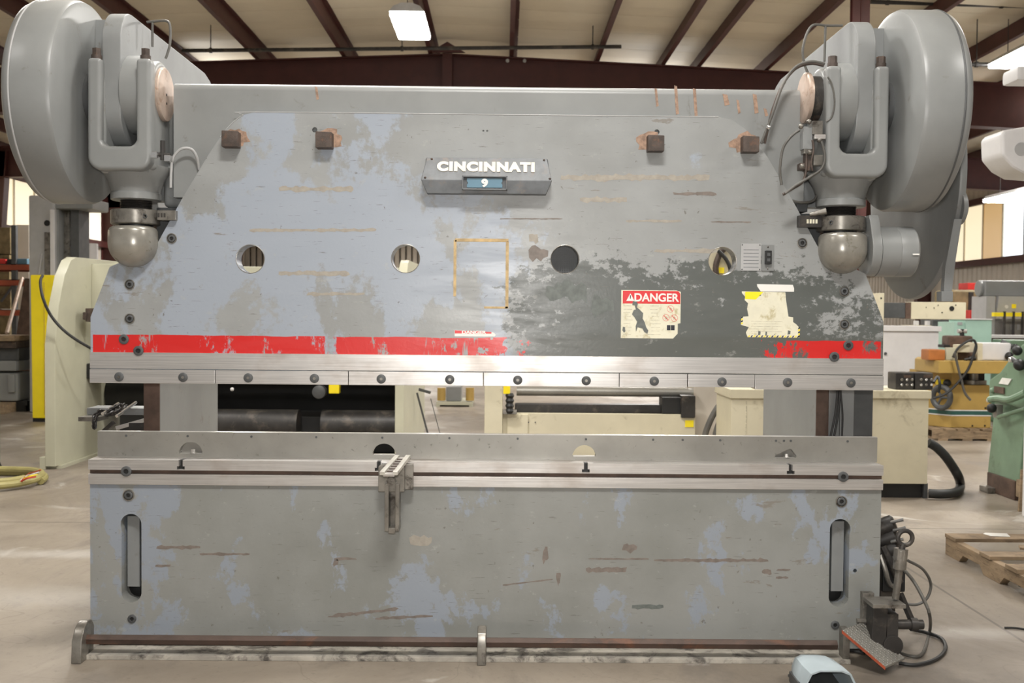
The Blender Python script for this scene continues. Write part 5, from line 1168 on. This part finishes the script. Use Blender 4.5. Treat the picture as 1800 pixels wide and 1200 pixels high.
t = MB().box(X(1777, 610, 10.2), X(1830, 610, 10.2), 10.2, 10.8, 0, Z(1790, 598, 10.2)).build('green_crate', 'green', bevel=.02); tag(t, 'plain green machine cabinet below the white topped bench', 'cabinet')
# brown bundle between red crates
by = 14.5
t = thing('insulation_bundle', 'scorched brown bundle lying on red crates before the pale wall', 'bundle', (9.4, 14.8, 0))
x0, x1 = X(1672, 530, by), X(1752, 530, by)
MB().box(x0, x1, by, by+.8, Z(1700, 558, by), Z(1700, 509, by)).build('bundle', 'brown', t, bevel=.08, seg=3)
for px in (1702, 1726): MB().box(X(px, 530, by), X(px+9, 530, by), by-.01, by+.01, Z(1700, 553, by), Z(1700, 513, by)).build('black_band', 'blackiron', t, bevel=.01)
MB().box(x0+.1, x1-.1, by+.1, by+.7, 0, Z(1700, 558, by)).build('stand', 'darkbrown', t)
t = MB().box(X(1701, 503, by+.2), X(1727, 503, by+.2), by+.2, by+.6, Z(1710, 509, by+.2), Z(1710, 497, by+.2)).build('red_crate', 'red', bevel=.01); tag(t, 'small red crate on top of the brown bundle', 'crate')
t = MB().box(X(1706, 552, by-.5), X(1734, 552, by-.5), by-.5, by-.1, 0, Z(1710, 545, by-.5)).build('red_crate', 'red', bevel=.01); tag(t, 'red crate below the brown bundle, behind the mint cabinet', 'crate')
t = MB().box(X(1735, 552, by-.4), X(1750, 552, by-.4), by-.4, by-.1, 0, Z(1740, 543, by-.4)).build('rusty_box', 'rust', bevel=.01); tag(t, 'rusty brown box with spots beside the lower red crate', 'box')
# far gray press with a yellow bar
FP = thing('far_press', 'distant blue gray press with a yellow guard bar, near the right wall', 'press', (9.8, 13, 0))
fy = 12.6; fx0, fx1 = X(1742, 510, fy), X(1850, 510, fy)
b = MB(); b.cyl((fx0, fy+.5, Z(1760, 506, fy)), (fx1, fy+.5, Z(1760, 506, fy)), .14, seg=24); b.box(fx0+.05, fx1, fy+.3, fy+.6, Z(1760, 520, fy), Z(1760, 492, fy)); b.build('crown', 'gray', FP, bevel=.03)
MB().prism([(X(1766, 522, fy), Z(1760, 520, fy)), (fx1, Z(1760, 520, fy)), (fx1, Z(1760, 547, fy)), (X(1763, 540, fy), Z(1760, 547, fy))], 'y', fy+.2, fy+.3).build('ram_plate', 'lgray', FP)
MB().box(fx0+.04, X(1762, 520, fy), fy+.25, fy+.8, 0, Z(1760, 520, fy)).build('side_frame', 'lgray', FP)
pbox(1748, 1850, fy, .1, Z(1760, 556, fy), Z(1760, 549, fy), 'guard_bar', 'yellow', FP)
q = P(1782, 538, fy+.2); MB().box(q.x-.035, q.x+.035, q.y-.01, q.y, q.z-.035, q.z+.035).build('warning_label', 'yellow', FP)
q = P(1769, 539, fy+.2); MB().lathe([(.03, 0), (.03, -.01)], q, (0, 1, 0), 12).build('white_disc', 'white', FP)
pbox(1763, 1850, fy+.1, .3, Z(1780, 565, fy), Z(1780, 560, fy), 'die_bar', 'dierail', FP); pbox(1766, 1850, fy+.2, .4, .0, Z(1780, 565, fy), 'bed', 'dierail', FP)
for px in (1777, 1789): pbox(px, px+8, fy+.19, .02, Z(1780, 580, fy), Z(1780, 570, fy), 'bed_window', 'lgray', FP)
for px, z_ in ((1764, 0), (1780, 0), (1796, 0)):
    MB().box(X(px, 550, fy), X(px, 550, fy)+.03, fy-.02, fy+.02, 0, Z(1760, 547, fy)).build('guard_upright', 'blackiron', FP)
# low gray machines between the arm and the white cabinet
t = thing('low_machines', 'row of small pale fittings on a dark gray machine under the cream arm', 'machine', (6.6, 12, 0))
pbox(1640, 1682, 11.8, .5, 0, Z(1650, 562, 11.8), 'dark_body', 'dgray', t)
pbox(1600, 1639, 11.8, .4, 0, Z(1650, 572, 11.8), 'pale_body', 'cream', t)
for px in (1610, 1630): pbox(px, px+6, 11.9, .1, Z(1650, 572, 11.8)-.005, Z(1650, 564, 11.8), 'fitting', 'white', t)
# pale roll of sheeting by the left wall
q = P(160, 470, 22); t = MB().cyl((q.x, 22, 0), (q.x, 22, Z(160, 428, 22)), .17, seg=20).build('sheeting_roll', 'white', bevel=.02); tag(t, 'upright white roll of sheeting by the left wall under the window', 'roll')
